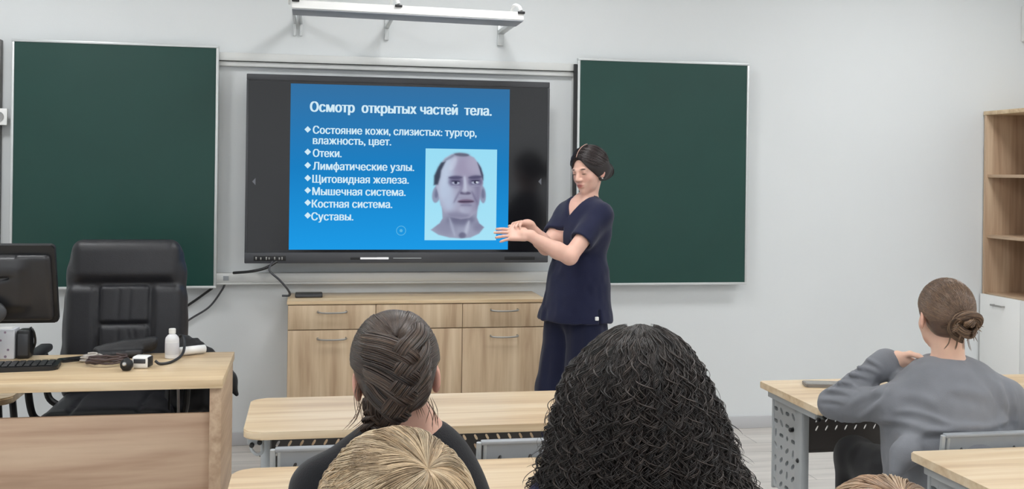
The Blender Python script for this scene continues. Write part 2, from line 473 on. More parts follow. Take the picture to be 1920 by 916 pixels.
# ================================================================== BOARDS
t = thing('board_rail_frame', 'pale metal rail frame on the wall behind the screen, with top rail and bottom tray', 'board frame', (0.52, WY, 0.92))
b = BM(); box(b, (-2.1, -.055, 1.265), (2.1, 0, 1.31), .003); box(b, (-2.1, -.035, 1.235), (2.1, 0, 1.262), .003); obj('top_rail', b, M_rail, t)
b = BM(); box(b, (-2.1, -.06, .012), (2.1, 0, .065), .004); box(b, (-2.1, -.059, .0), (2.1, -.0, .012), .003); obj('bottom_rail', b, M_rail, t)
for x in (-1.05, 1.03): obj('upright', box(BM(), (x - .012, -.05, .066), (x + .012, 0, 1.234), .003), M_rail, t)
for x in (-1.0, .94): obj('end_stop', box(BM(), (x, -.0645, .025), (x + .03, -.0595, .05), .001), M_greypl, t)

def chalkboard(x, label):
    t = thing('chalkboard', label, 'chalkboard', (x, 6.17, 1.583), group='green sliding chalkboards')
    w, h = 1.058 / 2, 1.331 / 2
    obj('writing_surface', box(BM(), (-w, 0, -h), (w, .012, h)), M_green, t)
    b = BM(); f = .014
    for lo, hi in (((-w - f, -.006, h), (w + f, .02, h + f)), ((-w - f, -.006, -h - f), (w + f, .02, -h)), ((-w - f, -.006, -h), (-w, .02, h)), ((w, -.006, -h), (w + f, .02, h))):
        box(b, lo, hi, .002)
    obj('board_frame', b, M_alu, t)
    b = BM()
    for sx in (-1, 1):
        for sz in (-1, 1): box(b, (sx * w * .97 - .008, -.009, sz * h - .012 * sz - .008), (sx * w * .97 + .008, -.0, sz * h - .012 * sz + .008), .002)
    return t
chalkboard(-1.06, 'green chalkboard on the left of the screen, behind the black office chair')
chalkboard(2.099, 'green chalkboard on the right of the screen, behind the standing person')
tag(obj('edge_strip', box(BM(), (1.535, 6.175, .93), (1.5545, 6.193, 2.225)), M_black), 'narrow black vertical strip along the left edge of the right chalkboard', 'strip')

# ================================================================== INTERACTIVE SCREEN
SX0, SX1, SZ0, SZ1, SY = -0.357, 1.359, 1.053, 2.101, 6.05
t = thing('interactive_screen', 'large black wall screen showing a blue slide with white text', 'screen', ((SX0 + SX1) / 2, SY, (SZ0 + SZ1) / 2))
w, h = (SX1 - SX0) / 2, (SZ1 - SZ0) / 2
ox, oz = (SX0 + SX1) / 2, (SZ0 + SZ1) / 2
obj('housing', box(BM(), (-w + .01, .006, -h + .01), (w - .01, .09, h - .01), .008), M_black, t)
b = BM()
box(b, (-w, -.004, h - .034), (w, .03, h), .004); box(b, (-w, -.004, -h + .034), (-w + .012, .03, h - .034), .002); box(b, (w - .012, -.004, -h + .034), (w, .03, h - .034), .002)
obj('bezel', b, M_dgrey, t)
fr = obj('bottom_bar', box(BM(), (-w, -.012, -h), (w, .03, -h + .06), .005), M_dgrey, t)
b = BM(); box(b, (-w + .05, -.0135, -h + .014), (-w + .225, -.006, -h + .042), .002); obj('port_bay', b, M_blackr, fr)
for k, x in enumerate((.06, .085, .115, .13, .16, .185, .2)): obj('port', box(BM(), (-w + x, -.015, -h + .02), (-w + x + .007, -.010, -h + .036 - .003 * (k % 2)), .001), M_chrome, fr)
b = BM(); box(b, (.6, -.0135, -h + .016), (.78, -.006, -h + .036), .002); obj('speaker_grille', b, M_blackr, fr)
b = BM(); box(b, (-.28, -.0135, -h + .02), (-.13, -.006, -h + .034), .002); obj('key_row', b, M_black, fr)
b = BM(); box(b, (-.225, -.014, -h + .021), (-.065, -.010, -h + .033), .002); obj('light_strip', b, emit('strip_light', (1, 1, 1, 1), 0.85), fr)
b = BM(); box(b, (-.04, -.0135, -h + .024), (.12, -.011, -h + .03), .001); obj('mark_strip', b, M_greypl, fr)
M_glass = mat('dark_screen_glass', S(20, 20, 23), 0.16, spec=0.6)
gl = obj('display_glass', box(BM(), (-w + .012, .0, -h + .06), (w - .012, .008, h - .034)), M_glass, t)
# slide
def slide_mat():
    m = bpy.data.materials.new('slide_background'); m.use_nodes = True; nt = m.node_tree; nt.nodes.remove(nt.nodes['Principled BSDF'])
    e = nt.nodes.new('ShaderNodeEmission'); tc = nt.nodes.new('ShaderNodeTexCoord'); sp = nt.nodes.new('ShaderNodeSeparateXYZ'); r = nt.nodes.new('ShaderNodeValToRGB')
    nt.links.new(tc.outputs['Generated'], sp.inputs[0]); nt.links.new(sp.outputs['Z'], r.inputs[0])
    r.color_ramp.elements[0].position = 0; r.color_ramp.elements[0].color = S(30, 156, 232)
    r.color_ramp.elements[1].position = 1; r.color_ramp.elements[1].color = S(54, 114, 164)
    e2 = r.color_ramp.elements.new(.5); e2.color = S(28, 128, 196)
    nt.links.new(r.outputs[0], e.inputs[0]); nt.links.new(e.outputs[0], nt.nodes['Material Output'].inputs[0]); e.inputs[1].default_value = 0.98
    return m
px0, px1, pz0, pz1 = -.118, 1.122, 1.128, 2.053
slide = obj('slide', box(BM(), (px0 - ox, -.0016, pz0 - oz), (px1 - ox, -.0002, pz1 - oz)), slide_mat(), t)
M_txt = emit('slide_text_white', S(214, 240, 252), 0.95)
def sxz(px, py):
    """place on the screen plane"""
    dx, dy = px - 960, py - HOR
    u = dx * math.cos(ROLL) + dy * math.sin(ROLL); v = -dx * math.sin(ROLL) + dy * math.cos(ROLL)
    a, bb = u / FPX, -v / FPX; k = SY / (-a * SN + CS)
    return (a * CS + SN) * k - ox, bb * k + CAMH - oz
def text(body, xl, xr, zb, caph, bold=0.0):
    cu = bpy.data.curves.new('slide_text', 'FONT'); cu.body = body; cu.size = 1.0; cu.resolution_u = 3
    to = bpy.data.objects.new('slide_text', cu); C.objects.link(to)
    # outlines of the letters; every outer contour is filled on its own, with the holes that lie in it
    dg = bpy.context.evaluated_depsgraph_get(); cv = to.to_curve(dg); loops = []
    from mathutils.geometry import interpolate_bezier
    for sp in cv.splines:
        bp = sp.bezier_points; L_ = []
        for i in range(len(bp)):
            p0, p1 = bp[i], bp[(i + 1) % len(bp)]
            st = (p1.co - p0.co).length < 1e-6 or ((p0.handle_right - p0.co).cross(p1.co - p0.co).length < 1e-5 and (p1.handle_left - p1.co).cross(p1.co - p0.co).length < 1e-5)
            L_ += [Vector(q_[:]) for q_ in interpolate_bezier(p0.co, p0.handle_right, p1.handle_left, p1.co, 2 if st else 6)[:-1]]
        if len(L_) > 2: loops.append(L_)
    to.to_curve_clear(); bpy.data.objects.remove(to); bpy.data.curves.remove(cu)
    allp = np.array([v_[:] for L_ in loops for v_ in L_]); xmin, xmax = allp[:, 0].min(), allp[:, 0].max()
    sx_ = (xr - xl) / (xmax - xmin); sz_ = caph / .73; dz = .0011
    edges = np.array([(p_.x, p_.y, q_.x, q_.y) for L_ in loops for p_, q_ in zip(L_, L_[1:] + L_[:1]) if abs(p_.y - q_.y) > 1e-9])
    vs, fs = [], []
    for k_ in range(int(np.floor(allp[:, 1].min() * sz_ / dz)), int(np.ceil(allp[:, 1].max() * sz_ / dz))):
        y_ = (k_ + .5) * dz / sz_; e_ = edges[(edges[:, 1] > y_) != (edges[:, 3] > y_)]
        if not len(e_): continue
        xc = e_[:, 0] + (y_ - e_[:, 1]) / (e_[:, 3] - e_[:, 1]) * (e_[:, 2] - e_[:, 0]); w_ = np.where(e_[:, 3] > e_[:, 1], 1, -1); od = np.argsort(xc)
        wn, st = 0, 0.0
        for i in od:
            if wn == 0: st = xc[i]
            wn += w_[i]
            if wn == 0 and xc[i] > st:
                xa_, xb_ = xl + (st - xmin) * sx_ - bold, xl + (xc[i] - xmin) * sx_ + bold; z_ = zb + k_ * dz; n_ = len(vs)
                vs += [(xa_, -.0026, z_), (xb_, -.0026, z_), (xb_, -.0026, z_ + dz), (xa_, -.0026, z_ + dz)]; fs.append((n_, n_ + 1, n_ + 2, n_ + 3))
    o = obj_np('text_line', np.array(vs), np.array(fs), M_txt, slide)
    o.data.polygons.foreach_set('use_smooth', [False] * len(o.data.polygons))
    return o
xa, zt = sxz(582, 209); xb, zt2 = sxz(921, 214)
text('Осмотр  открытых частей  тела.', xa, xb, zt, .057, .0032)
lines = [('Состояние кожи, слизистых: тургор,', 587, 893, 251, 254), ('влажность, цвет.', 587, 733, 270, 271), ('Отеки.', 587, 640, 293, 294), ('Лимфатические узлы.', 587, 776, 318, 319),
         ('Щитовидная железа.', 586, 766, 342, 343), ('Мышечная система.', 586, 760, 365, 366), ('Костная система.', 585, 735, 388, 389), ('Суставы.', 584, 662, 412, 412)]
for k, (s, x0, x1, y0_, y1_) in enumerate(lines):
    a, z1 = sxz(x0, y0_); c2, z2 = sxz(x1, y1_)
    text(s, a, c2, (z1 + z2) / 2 - .002, .044, .0018)
    if k != 1:
        bx_, bz_ = sxz(577, y0_ - 8.5); r_ = .0165
        bul = BM()
        for dx, dz in ((0, 1), (1, 0), (0, -1), (-1, 0)):
            ccx, ccz = bx_ + dx * r_ * .54, bz_ + dz * r_ * .54; q = r_ * .56
            vs = [bul.verts.new((ccx + a_ * q, -.0026, ccz + b_ * q)) for a_, b_ in ((0, 1), (1, 0), (0, -1), (-1, 0))]; bul.faces.new(vs)
        obj('bullet_mark', bul, M_txt, slide)
# small ring icon
b = BM(); cx_, cz_ = sxz(752, 432); N = 28
ro = [b.verts.new((cx_ + .028 * math.cos(2 * math.pi * k / N), -.0022, cz_ + .028 * math.sin(2 * math.pi * k / N))) for k in range(N)]
ri = [b.verts.new((cx_ + .024 * math.cos(2 * math.pi * k / N), -.0022, cz_ + .024 * math.sin(2 * math.pi * k / N))) for k in range(N)]
for k in range(N): b.faces.new((ro[k], ro[(k + 1) % N], ri[(k + 1) % N], ri[k]))
vs = [b.verts.new((cx_ + .009 * math.cos(2 * math.pi * k / 12), -.0022, cz_ + .009 * math.sin(2 * math.pi * k / 12))) for k in range(12)]; b.faces.new(vs)
obj('ring_icon', b, emit('icon_blue', S(96, 190, 240), .9), slide)
M_arr = emit('arrow_grey', S(120, 122, 128), .8)
for px_ in (476, 1012):
    b = BM()
    cx_, cz_ = sxz(px_, 340)
    vs = [b.verts.new((cx_ + d[0] * .009, -.0022, cz_ + d[1] * .02)) for d in ((-1, 0), (1, 1), (1, -1))]; b.faces.new(vs)
    obj('side_arrow', b, M_arr, gl)

# portrait on the slide: a small picture made of coloured points
def portrait():
    nx, nz = 230, 298
    U, V = np.meshgrid(np.linspace(0, 582, nx), np.linspace(0, 755, nz), indexing='ij'); U = U + 78; V = V + 75
    img = np.zeros((nx, nz, 3)); img[:] = np.array([158, 226, 250])
    img += ((V - 75) / 755)[..., None] * np.array([14, 6, 2])
    sg = lambda x, s: 1 / (1 + np.exp(np.clip(-x / s, -40, 40)))
    def ell(cx, cy, rx, ry, ang=0, s=5.0):
        c, sn = math.cos(ang), math.sin(ang); x = (U - cx) * c + (V - cy) * sn; y = -(U - cx) * sn + (V - cy) * c
        k0 = np.sqrt((x / rx) ** 2 + (y / ry) ** 2); k1 = np.sqrt((x / rx ** 2) ** 2 + (y / ry ** 2) ** 2) + 1e-6; return sg(k0 * (1 - k0) / k1, s * .5)
    def poly(pts, s=4.0):
        pts = np.array(pts, float); inside = np.zeros(U.shape, bool); dist = np.full(U.shape, 1e9)
        for (x0, y0), (x1, y1) in zip(pts, np.roll(pts, -1, 0)):
            cr = ((y0 > V) != (y1 > V)) & (U < (x1 - x0) * (V - y0) / (y1 - y0 + 1e-9) + x0); inside ^= cr
            L = max((x1 - x0) ** 2 + (y1 - y0) ** 2, 1e-9); tt = np.clip(((U - x0) * (x1 - x0) + (V - y0) * (y1 - y0)) / L, 0, 1)
            dist = np.minimum(dist, np.hypot(U - x0 - tt * (x1 - x0), V - y0 - tt * (y1 - y0)))
        return sg(np.where(inside, dist, -dist), s * .6)
    def put(m, col, a=1.0):
        nonlocal img
        m = (m * a)[..., None]; img = img * (1 - m) + np.array(col, float) * m
    # bust and neck
    bust = poly([(215, 560), (222, 650), (200, 690), (128, 745), (190, 785), (280, 808), (375, 815), (450, 808), (520, 775), (560, 722), (520, 690), (500, 640), (505, 560)])
    put(bust, (158, 162, 186)); put(bust * ell(240, 720, 90, 60, .3, 25), (138, 140, 166), .7); put(bust * ell(370, 660, 110, 45, 0, 25), (98, 98, 126), .75)
    put(bust * ell(420, 735, 16, 70, .25, 10), (190, 196, 216), .8); put(bust * ell(385, 790, 30, 25, 0, 8), (92, 92, 120), .7); put(bust * ell(300, 720, 12, 80, -.3, 9), (182, 190, 212), .6)
    put(bust * ell(520, 715, 50, 40, -.5, 18), (120, 120, 148), .6)
    # ears
    for cx, cy, a in ((170, 450, .15), (545, 450, -.1)):
        e = ell(cx, cy, 34 if cx < 300 else 26, 72, a); put(e, (150, 158, 184)); put(ell(cx + 2, cy - 8, 16, 40, a, 8), (104, 108, 136), .7)
    # head
    head = poly([(350, 108), (290, 120), (235, 155), (195, 210), (165, 290), (160, 370), (185, 450), (205, 540), (235, 600), (300, 640), (370, 655), (440, 645), (490, 600), (515, 530), (530, 450), (548, 360), (545, 280), (520, 210), (470, 145), (410, 115)], 5)
    put(head, (168, 168, 192))
    put(head * ell(245, 300, 60, 190, .1, 30), (196, 212, 234), .9); put(head * ell(260, 480, 60, 110, -.2, 30), (186, 200, 224), .85)
    put(head * ell(400, 230, 95, 90, 0, 40), (158, 150, 178), .8); put(head * ell(470, 200, 60, 70, 0, 30), (182, 180, 204), .5)
    put(head * ell(300, 200, 25, 60, .4, 12), (206, 216, 236), .6)
    put(head * ell(505, 450, 30, 130, 0, 20), (126, 122, 152), .7); put(head * ell(340, 625, 100, 30, 0, 18), (120, 120, 148), .6)
    # hair at the sides, thin on top
    put(poly([(205, 190), (180, 230), (150, 300), (148, 375), (180, 370), (198, 310), (205, 255), (240, 180)], 6), (58, 66, 84), .95)
    put(poly([(500, 185), (530, 230), (548, 290), (548, 330), (538, 310), (520, 250)], 5), (64, 70, 92), .95)
    put(ell(370, 122, 60, 14, .05, 7), (88, 92, 112), .8); put(ell(270, 150, 50, 10, -.55, 7), (120, 128, 150), .7)
    # eyes
    for cx, cy, a in ((325, 350, .03), (485, 345, -.03)):
        put(head * ell(cx, cy - 2, 58, 44, a, 14), (104, 100, 132), .85); put(ell(cx - 2, cy - 38, 56, 13, a - .06, 7), (84, 82, 112), .9)
        put(ell(cx, cy + 6, 30, 13, a, 4), (188, 196, 216), .85); put(ell(cx, cy + 4, 12, 12, 0, 3), (48, 48, 72), .95); put(ell(cx, cy - 8, 34, 5, a, 3), (52, 50, 76), .9)
        put(ell(cx, cy + 34, 36, 8, a, 8), (186, 190, 212), .5)
    put(ell(495, 348, 8, 6, 0, 2), (236, 244, 250), .9)
    # nose, mouth, chin
    put(head * ell(400, 375, 13, 75, -.05, 8), (200, 206, 226), .8); put(ell(372, 390, 12, 60, .1, 9), (128, 124, 154), .6); put(ell(405, 440, 44, 14, .02, 7), (90, 84, 112), .85); put(ell(398, 420, 20, 18, 0, 8), (186, 188, 210), .7)
    put(ell(405, 478, 56, 14, 0, 8), (150, 146, 172), .5)
    put(ell(410, 508, 66, 17, -.02, 6), (112, 92, 118), .9); put(ell(410, 511, 58, 4, -.02, 3), (52, 44, 66), .95); put(ell(412, 540, 46, 11, 0, 7), (110, 106, 136), .6); put(ell(405, 578, 44, 28, 0, 14), (188, 194, 216), .7)
    put(ell(335, 470, 9, 55, .45, 8), (126, 124, 152), .7); put(ell(478, 470, 8, 50, -.45, 8), (116, 112, 142), .7); put(ell(440, 560, 60, 40, 0, 20), (140, 138, 166), .35)
    lin = img / 255; lin = np.where(lin <= .04045, lin / 12.92, ((lin + .055) / 1.055) ** 2.4)
    x0, z0 = sxz(798, 278); x1, z1 = sxz(931, 450); x1b, _ = sxz(932, 279)
    X = x0 + (x1b - x0) * (U - 78) / 582; Z = z0 + (z1 - z0) * (V - 75) / 755
    v = np.stack([X, np.full_like(X, -.0024), Z], -1).reshape(-1, 3)
    idx = np.arange(nx * nz).reshape(nx, nz)
    f = np.stack([idx[:-1, :-1], idx[:-1, 1:], idx[1:, 1:], idx[1:, :-1]], -1).reshape(-1, 4)
    return obj_np('portrait_picture', v, f, emit('portrait_colours', (1, 1, 1, 1), 0.95, vcol=True), slide, cols=lin.reshape(-1, 3))
portrait()
for x in (-.5, .5): obj('wall_bracket', box(BM(), (x - .03, .09, -.3), (x + .03, WY - SY - .001, .35), .004), M_blackr, t)

# ================================================================== LOW CABINET
t = thing('low_cabinet', 'long light oak cabinet with drawers under the wall screen', 'cabinet', (0.585, 6.035, 0))
x0, x1 = -.70, .72; yf, yb = -.185, .213
b = BM(); box(b, (x0, yf + .02, .08), (x1, yb, .846)); box(b, (x0 + .02, yf + .06, 0), (x1 - .02, yb, .08)); obj('carcass', b, M_oakz, t)
obj('cabinet_top', box(BM(), (x0 - .005, yf - .004, .846), (x1 + .005, yb, .864), .002), M_oakt, t)
cols_ = [(x0 + .002, x0 + .470), (x0 + .473, x0 + .948), (x0 + .951, x1 - .002)]
def bow_handle(x, z, parent, w_=.075):
    return obj('handle', tube(BM(), spline([(x - w_, yf + .004, z), (x - w_, yf - .022, z - .004), (x - w_ * .5, yf - .028, z - .008), (x + w_ * .5, yf - .028, z - .008), (x + w_, yf - .022, z - .004), (x + w_, yf + .004, z)], 4), .005, 8), M_chrome, parent)
for k, (a, c2) in enumerate(cols_):
    d = obj('drawer', box(BM(), (a, yf, .711), (c2, yf + .02, .842), .0015), M_oakz, t)
    if k != 1: bow_handle((a + c2) / 2, .81, d)
    d = obj('door', box(BM(), (a, yf, .085), (c2, yf + .02, .706), .0015), M_oakz, t); bow_handle((a + c2) / 2, .665, d)

t = thing('media_box', 'small flat black box on top of the low cabinet', 'box', (-.005, 6.06, .864))
obj('case', box(BM(), (-.075, -.05, 0), (.075, .05, .022), .005), M_black, t); obj('front_panel', box(BM(), (-.07, -.053, .004), (.07, -.049, .018), .001), M_dgrey, t)

def cable(name, pts, r, label, m=M_black):
    return tag(obj(name, tube(BM(), spline(pts, 8), r, 8), m), label, 'cable')
cable('cable', [(-.17, 6.05, 1.07), (-.24, 6.02, 1.03), (-.32, 6.03, 1.01), (-.42, 6.14, .992)], .008, 'thick black cable leading from the lower left of the screen to the tray')
cable('cable', [(-.2, 6.05, 1.07), (-.22, 6.0, 1.02), (-.165, 6.0, .965), (-.12, 6.02, .91), (-.11, 6.05, .875), (-.15, 6.07, .87)], .006, 'grey cable hanging from the screen to the low cabinet', M_dgrey)
cable('cable', [(-.54, 6.21, .9), (-.62, 6.23, .84), (-.72, 6.235, .765), (-.9, 6.23, .6), (-.95, 6.23, .3), (-.95, 6.23, .006)], .007, 'upper black cable on the wall beside the office chair')
cable('cable', [(-.47, 6.22, .93), (-.49, 6.22, .885), (-.56, 6.23, .79), (-.68, 6.235, .71), (-.8, 6.23, .6), (-.85, 6.23, .3), (-.86, 6.23, .006)], .0055, 'lower grey cable curving down the wall beside the office chair', M_dgrey)

# ================================================================== LAMP ABOVE THE BOARD
t = thing('board_lamp', 'long white board lamp on arms, on the wall above the screen', 'lamp', (0.497, WY, 2.389))
t.rotation_euler = (0, .013, 0)
b = BM(); prism(b, [(-.5, .0), (-.695, .0), (-.70, .004), (-.70, .042), (-.69, .046), (-.5, .04)], -.605, .603, Matrix(((0, 0, 1, 0), (1, 0, 0, 0), (0, 1, 0, 0), (0, 0, 0, 1))), .002)
obj('lamp_body', b, M_white, t)
obj('underside_shade_panel', box(BM(), (-.603, -.699, -.005), (.601, -.49, 0), .001), mat('lamp_underside_shade', S(150, 153, 158), .5), t)  # grey colour paints in the shade under the white lamp body
for x in (-.59, -.065, .585):
    c_ = obj('clip', tube(BM(), spline([(x - .03, -.56, .045), (x - .026, -.64, .085), (x - .008, -.69, .075), (x + .002, -.706, .05)], 5), .009, 8), M_whitep, t)
    obj('clip_tip', box(BM(), (x - .016, -.712, .034), (x + .022, -.700, .047), .003), M_black, c_)
for x, w_ in ((-.60, .008), (-.565, .008), (-.075, .012), (.60, .019)):
    a_ = obj('support_arm', box(BM(), (x - w_, -.55, .012), (x + w_, 0, .034), .003), M_alu, t)
    obj('wall_plate', box(BM(), (x - w_, -.02, -.075 + .02), (x + w_, 0, .10), .003), M_alu, a_)

# ================================================================== WALL ITEMS
tag(obj('cable_conduit', box(BM(), (-1.70, WY - .05, .9), (-1.668, WY, 2.262), .004), mat('conduit_grey', S(120, 118, 116), .6)), 'grey vertical cable conduit on the wall at the left edge', 'conduit')
t = thing('wall_socket', 'white square wall socket beside the left chalkboard', 'socket', (-1.668, WY - .05, 1.84))
obj('faceplate', box(BM(), (-.043, -.02, -.046), (.043, 0, .046), .006), M_whitep, t)
b = BM(); lathe(b, [(.026, 0), (.028, .004), (.024, .005), (.022, .001), (.0, .001)], 24, Matrix.Translation((0, -.021, 0)) @ Matrix.Rotation(math.pi / 2, 4, 'X')); obj('socket_ring', b, mat('socket_grey', S(150, 150, 148), .5), t)
t = thing('wall_speaker', 'pale grey wall box high on the wall above the bookcase', 'wall box', (4.642, WY, 2.59))
obj('housing', box(BM(), (-.075, -.06, -.118), (.075, 0, .118), .008), M_whitep, t); obj('grille', box(BM(), (-.058, -.064, -.1), (.06, -.058, .1), .003), M_greypl, t)

# ================================================================== BOOKCASE (stands along the right wall, open side to the room)
t = thing('bookcase', 'tall light oak bookcase with open shelves and white lower doors', 'bookcase', (4.505, 5.83, 0))
xf, xb_ = -.205, .205; y0b, y1b = -.40, .405
M_oakv = wood('oak_side_panel', 2, S(170, 142, 116), S(188, 160, 133), S(205, 180, 152), 0.5)
for y in (y0b, y1b - .022): obj('side_panel', box(BM(), (xf, y, 0), (xb_, y + .022, 1.985), .001), M_oakv, t)
obj('top_panel', box(BM(), (xf - .004, y0b - .004, 1.985), (xb_, y1b + .004, 2.01), .002), M_oakt, t)
obj('back_panel', box(BM(), (xb_ - .012, y0b + .022, .06), (xb_ - .002, y1b - .022, 1.985)), M_oakback, t)
for z in (.815, 1.19, 1.58): obj('shelf', box(BM(), (xf + .012, y0b + .022, z), (xb_ - .012, y1b - .022, z + .02), .001), M_oaks, t)
obj('plinth', box(BM(), (xf + .03, y0b + .022, 0), (xb_ - .012, y1b - .022, .06)), M_oaks, t)
ymid = (y0b + y1b) / 2
for a, c2, s in ((y0b + .003, ymid - .002, -1), (ymid + .002, y1b - .003, 1)):
    d = tag(obj('door', box(BM(), (xf - .018, a, .065), (xf, c2, .828), .002), M_white, t), 'white door')
    yc = (a + c2) / 2; b = BM()
    box(b, (xf - .045, yc - .06, .765), (xf - .036, yc + .06, .777), .003)
    for y in (yc - .055, yc + .045): box(b, (xf - .04, y, .766), (xf - .016, y + .01, .776))
    obj('handle', b, M_chrome, d)

# ================================================================== STUDENT DESKS
def desk_parts(root, rl, rb=None, hook=True):
    """local: x along the desk, -y is the sitter's side"""
    rb = rl if rb is None else rb
    b = prism(BM(), round_rect(-.6, -.255, .6, .255, (rl, rl, rb, rb)), .727, .752, None, .004)
    obj('tabletop', b, M_oakx, root)
    b = BM(); MX = lambda y: Matrix.Translation((0, y, 0))
    perforated(b, -.52, .52, .53, .722, 26, 6, lambda i, j: slot(.009, .024, -.5 if i < 13 else .5) if j >= 2 else None, .006, MX(.035))
    for k in range(18): box(b, (-.5 + k * .058, .038, .532), (-.492 + k * .058, .05, .60))
    box(b, (-.52, .03, .518), (.52, .055, .53), .002)
    obj('modesty_panel', b, M_perf, root)
    rng = random.Random(3)
    for s in (-1, 1):
        b = BM(); x = s * .538
        perforated(b, .03, .235, .34, .722, 4, 8, lambda i, j: slot(.016, .036, rng.choice((-.9, .9, 0.2, 1.57))) if (i + j) % 5 else slot(.02, .022, 0), .018, Matrix.Translation((x, 0, 0)) @ Matrix.Rotation(math.pi / 2, 4, 'Z'))
        obj('side_panel', b, M_greymetal, root)
        b = BM(); box(b, (x - .017, -.03, .03), (x + .017, .03, .727), .008)
        lg = obj('leg', b, M_greymetal, root)
        b = BM(); box(b, (x - .02, -.22, 0), (x + .02, .235, .035), .01); obj('foot', b, M_greymetal, lg)
        b = BM(); box(b, (x - .014, .225, .33), (x + .014, .24, .727), .005); obj('rear_post', b, M_greymetal, root)
        br_ = obj('corner_bracket', box(BM(), (min(x, x + s * .05), -.2, .70), (max(x, x + s * .05), .2, .727), .004), M_greymetal, root)
        if hook: obj('bag_hook', tube(BM(), spline([(x + s * .035, -.19, .705), (x + s * .038, -.195, .685), (x + s * .02, -.195, .668), (x + s * .004, -.19, .675), (x + s * .004, -.17, .70)], 5), .005, 8), M_greymetal, br_)
        for dx, dz in ((.012, .708), (.036, .70)): obj('bolt', lathe(BM(), [(.008, 0), (.008, .008), (.005, .011)], 10, Matrix.Translation((x + s * dx, -.2, dz)) @ Matrix.Rotation(math.pi / 2, 4, 'X')), M_black, br_)
        for dy, dz in ((.06, .60), (-.004, .50)): obj('bolt', lathe(BM(), [(.009, 0), (.009, .012), (.005, .016)], 10, Matrix.Translation((x + s * .008, dy, dz)) @ Matrix.Rotation(s * math.pi / 2, 4, 'Y')), M_black, br_)
    obj('centre_brace', box(BM(), (-.012, -.02, .53), (.012, .03, .727), .003), M_greymetal, root)
def student_desk(x, y, label, r):
    t = thing('student_desk', label, 'desk', (x, y, 0), group='light oak student desks'); desk_parts(t, r, hook=r > .03); return t
desk_a = student_desk(.40, 3.66, 'oak topped student desk in the middle, nearest to the low cabinet', .055)
desk_c = student_desk(2.372, 3.745, 'oak topped student desk the person in grey leans on', .012)
def desk_copy(src, x, y, label):
    c = copy_tree(src); c.location = (x, y, 0); c['label'] = label; return c
desk_copy(desk_a, .40, 2.745, 'oak topped student desk in front of the braided and the curly haired persons')
desk_copy(desk_c, 2.372, 2.655, 'oak topped student desk at the lower right, behind the person in grey')

# ================================================================== STUDENT CHAIRS
def make_chair(label):
    t = thing('student_chair', label, 'chair', (0, 0, 0), group='grey plastic student chairs')
    # backrest: two perforated rows on top, solid below, slightly tilted
    TB = Matrix.Translation((0, -.20, .46)) @ Matrix.Rotation(.13, 4, 'X')
    b = BM(); perforated(b, -.18, .18, .235, .325, 4, 1, lambda i, j: slot(.011, .024, -.25), .016, TB)
    box(b, (-.18, -.008, .02), (.18, .008, .235), 0, 2, TB)
    box(b, (-.19, -.011, .322), (.19, .011, .334), .004, 2, TB)
    obj('backrest', b, M_greypl, t)
    for s in (-1, 1):
        for q in (.196, .178):
            p = [TB @ Vector((s * q, -.004, z)) for z in (.33, .2, .02)]
            obj('back_post' if q > .19 else 'edge_rib', tube(BM(), p, .006 if q < .19 else .008, 8), M_greymetal, t)
    b = prism(BM(), round_rect(-.2, -.19, .2, .2, (.04, .04, .06, .06)), .44, .465, None, .006); obj('seat', b, M_greypl, t)
    for sx in (-1, 1):
        for sy in (-1, 1):
            lg = obj('leg', tube(BM(), [(sx * .17, sy * .16, .44), (sx * .2, sy * .2, .012)], .011, 10), M_greymetal, t)
            obj('foot_cap', lathe(BM(), [(.014, 0), (.014, .02), (.011, .024)], 12, Matrix.Translation((sx * .2, sy * .2, 0))), M_blackr, lg)
    for s in (-1, 1): obj('stretcher', tube(BM(), [(s * .186, -.18, .2), (s * .186, .18, .2)], .008, 8), M_greymetal, t)
    for s in (-1, 1): obj('back_support', tube(BM(), [(s * .17, -.16, .435), TB @ Vector((s * .196, -.002, .03))], .009, 8), M_greymetal, t)
    return t
ch0 = make_chair('empty grey plastic chair at the front middle desk, left of the braided head')
ch0.location = (.10, 3.30, 0)
for x, y, lab in ((.685, 3.30, 'empty grey plastic chair at the front middle desk, right of the braided head'),
                  (2.10, 3.19, 'grey plastic chair the person in grey sits on'),
                  (.16, 2.16, 'grey plastic chair under the person with a braid'),
                  (.66, 2.09, 'grey plastic chair under the person with long curls'),
                  (.11, 1.26, 'grey plastic chair under the blond person'),
                  (.775, 1.30, 'grey plastic chair under the person cut off at the lower right')):
    c = copy_tree(ch0); c.location = (x, y, 0); c['label'] = lab

# ================================================================== TEACHER DESK
t = thing('teacher_desk', 'large light oak teacher desk with front panel at the lower left', 'desk', (-1.02, 4.55, 0))
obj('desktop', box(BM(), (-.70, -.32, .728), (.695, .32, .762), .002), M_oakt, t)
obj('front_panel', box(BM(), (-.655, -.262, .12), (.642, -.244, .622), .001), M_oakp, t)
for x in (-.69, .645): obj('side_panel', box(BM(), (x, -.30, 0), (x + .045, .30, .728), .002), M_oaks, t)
obj('side_rail', box(BM(), (-.645, .27, .66), (.645, .285, .728), .001), M_oakp, t)

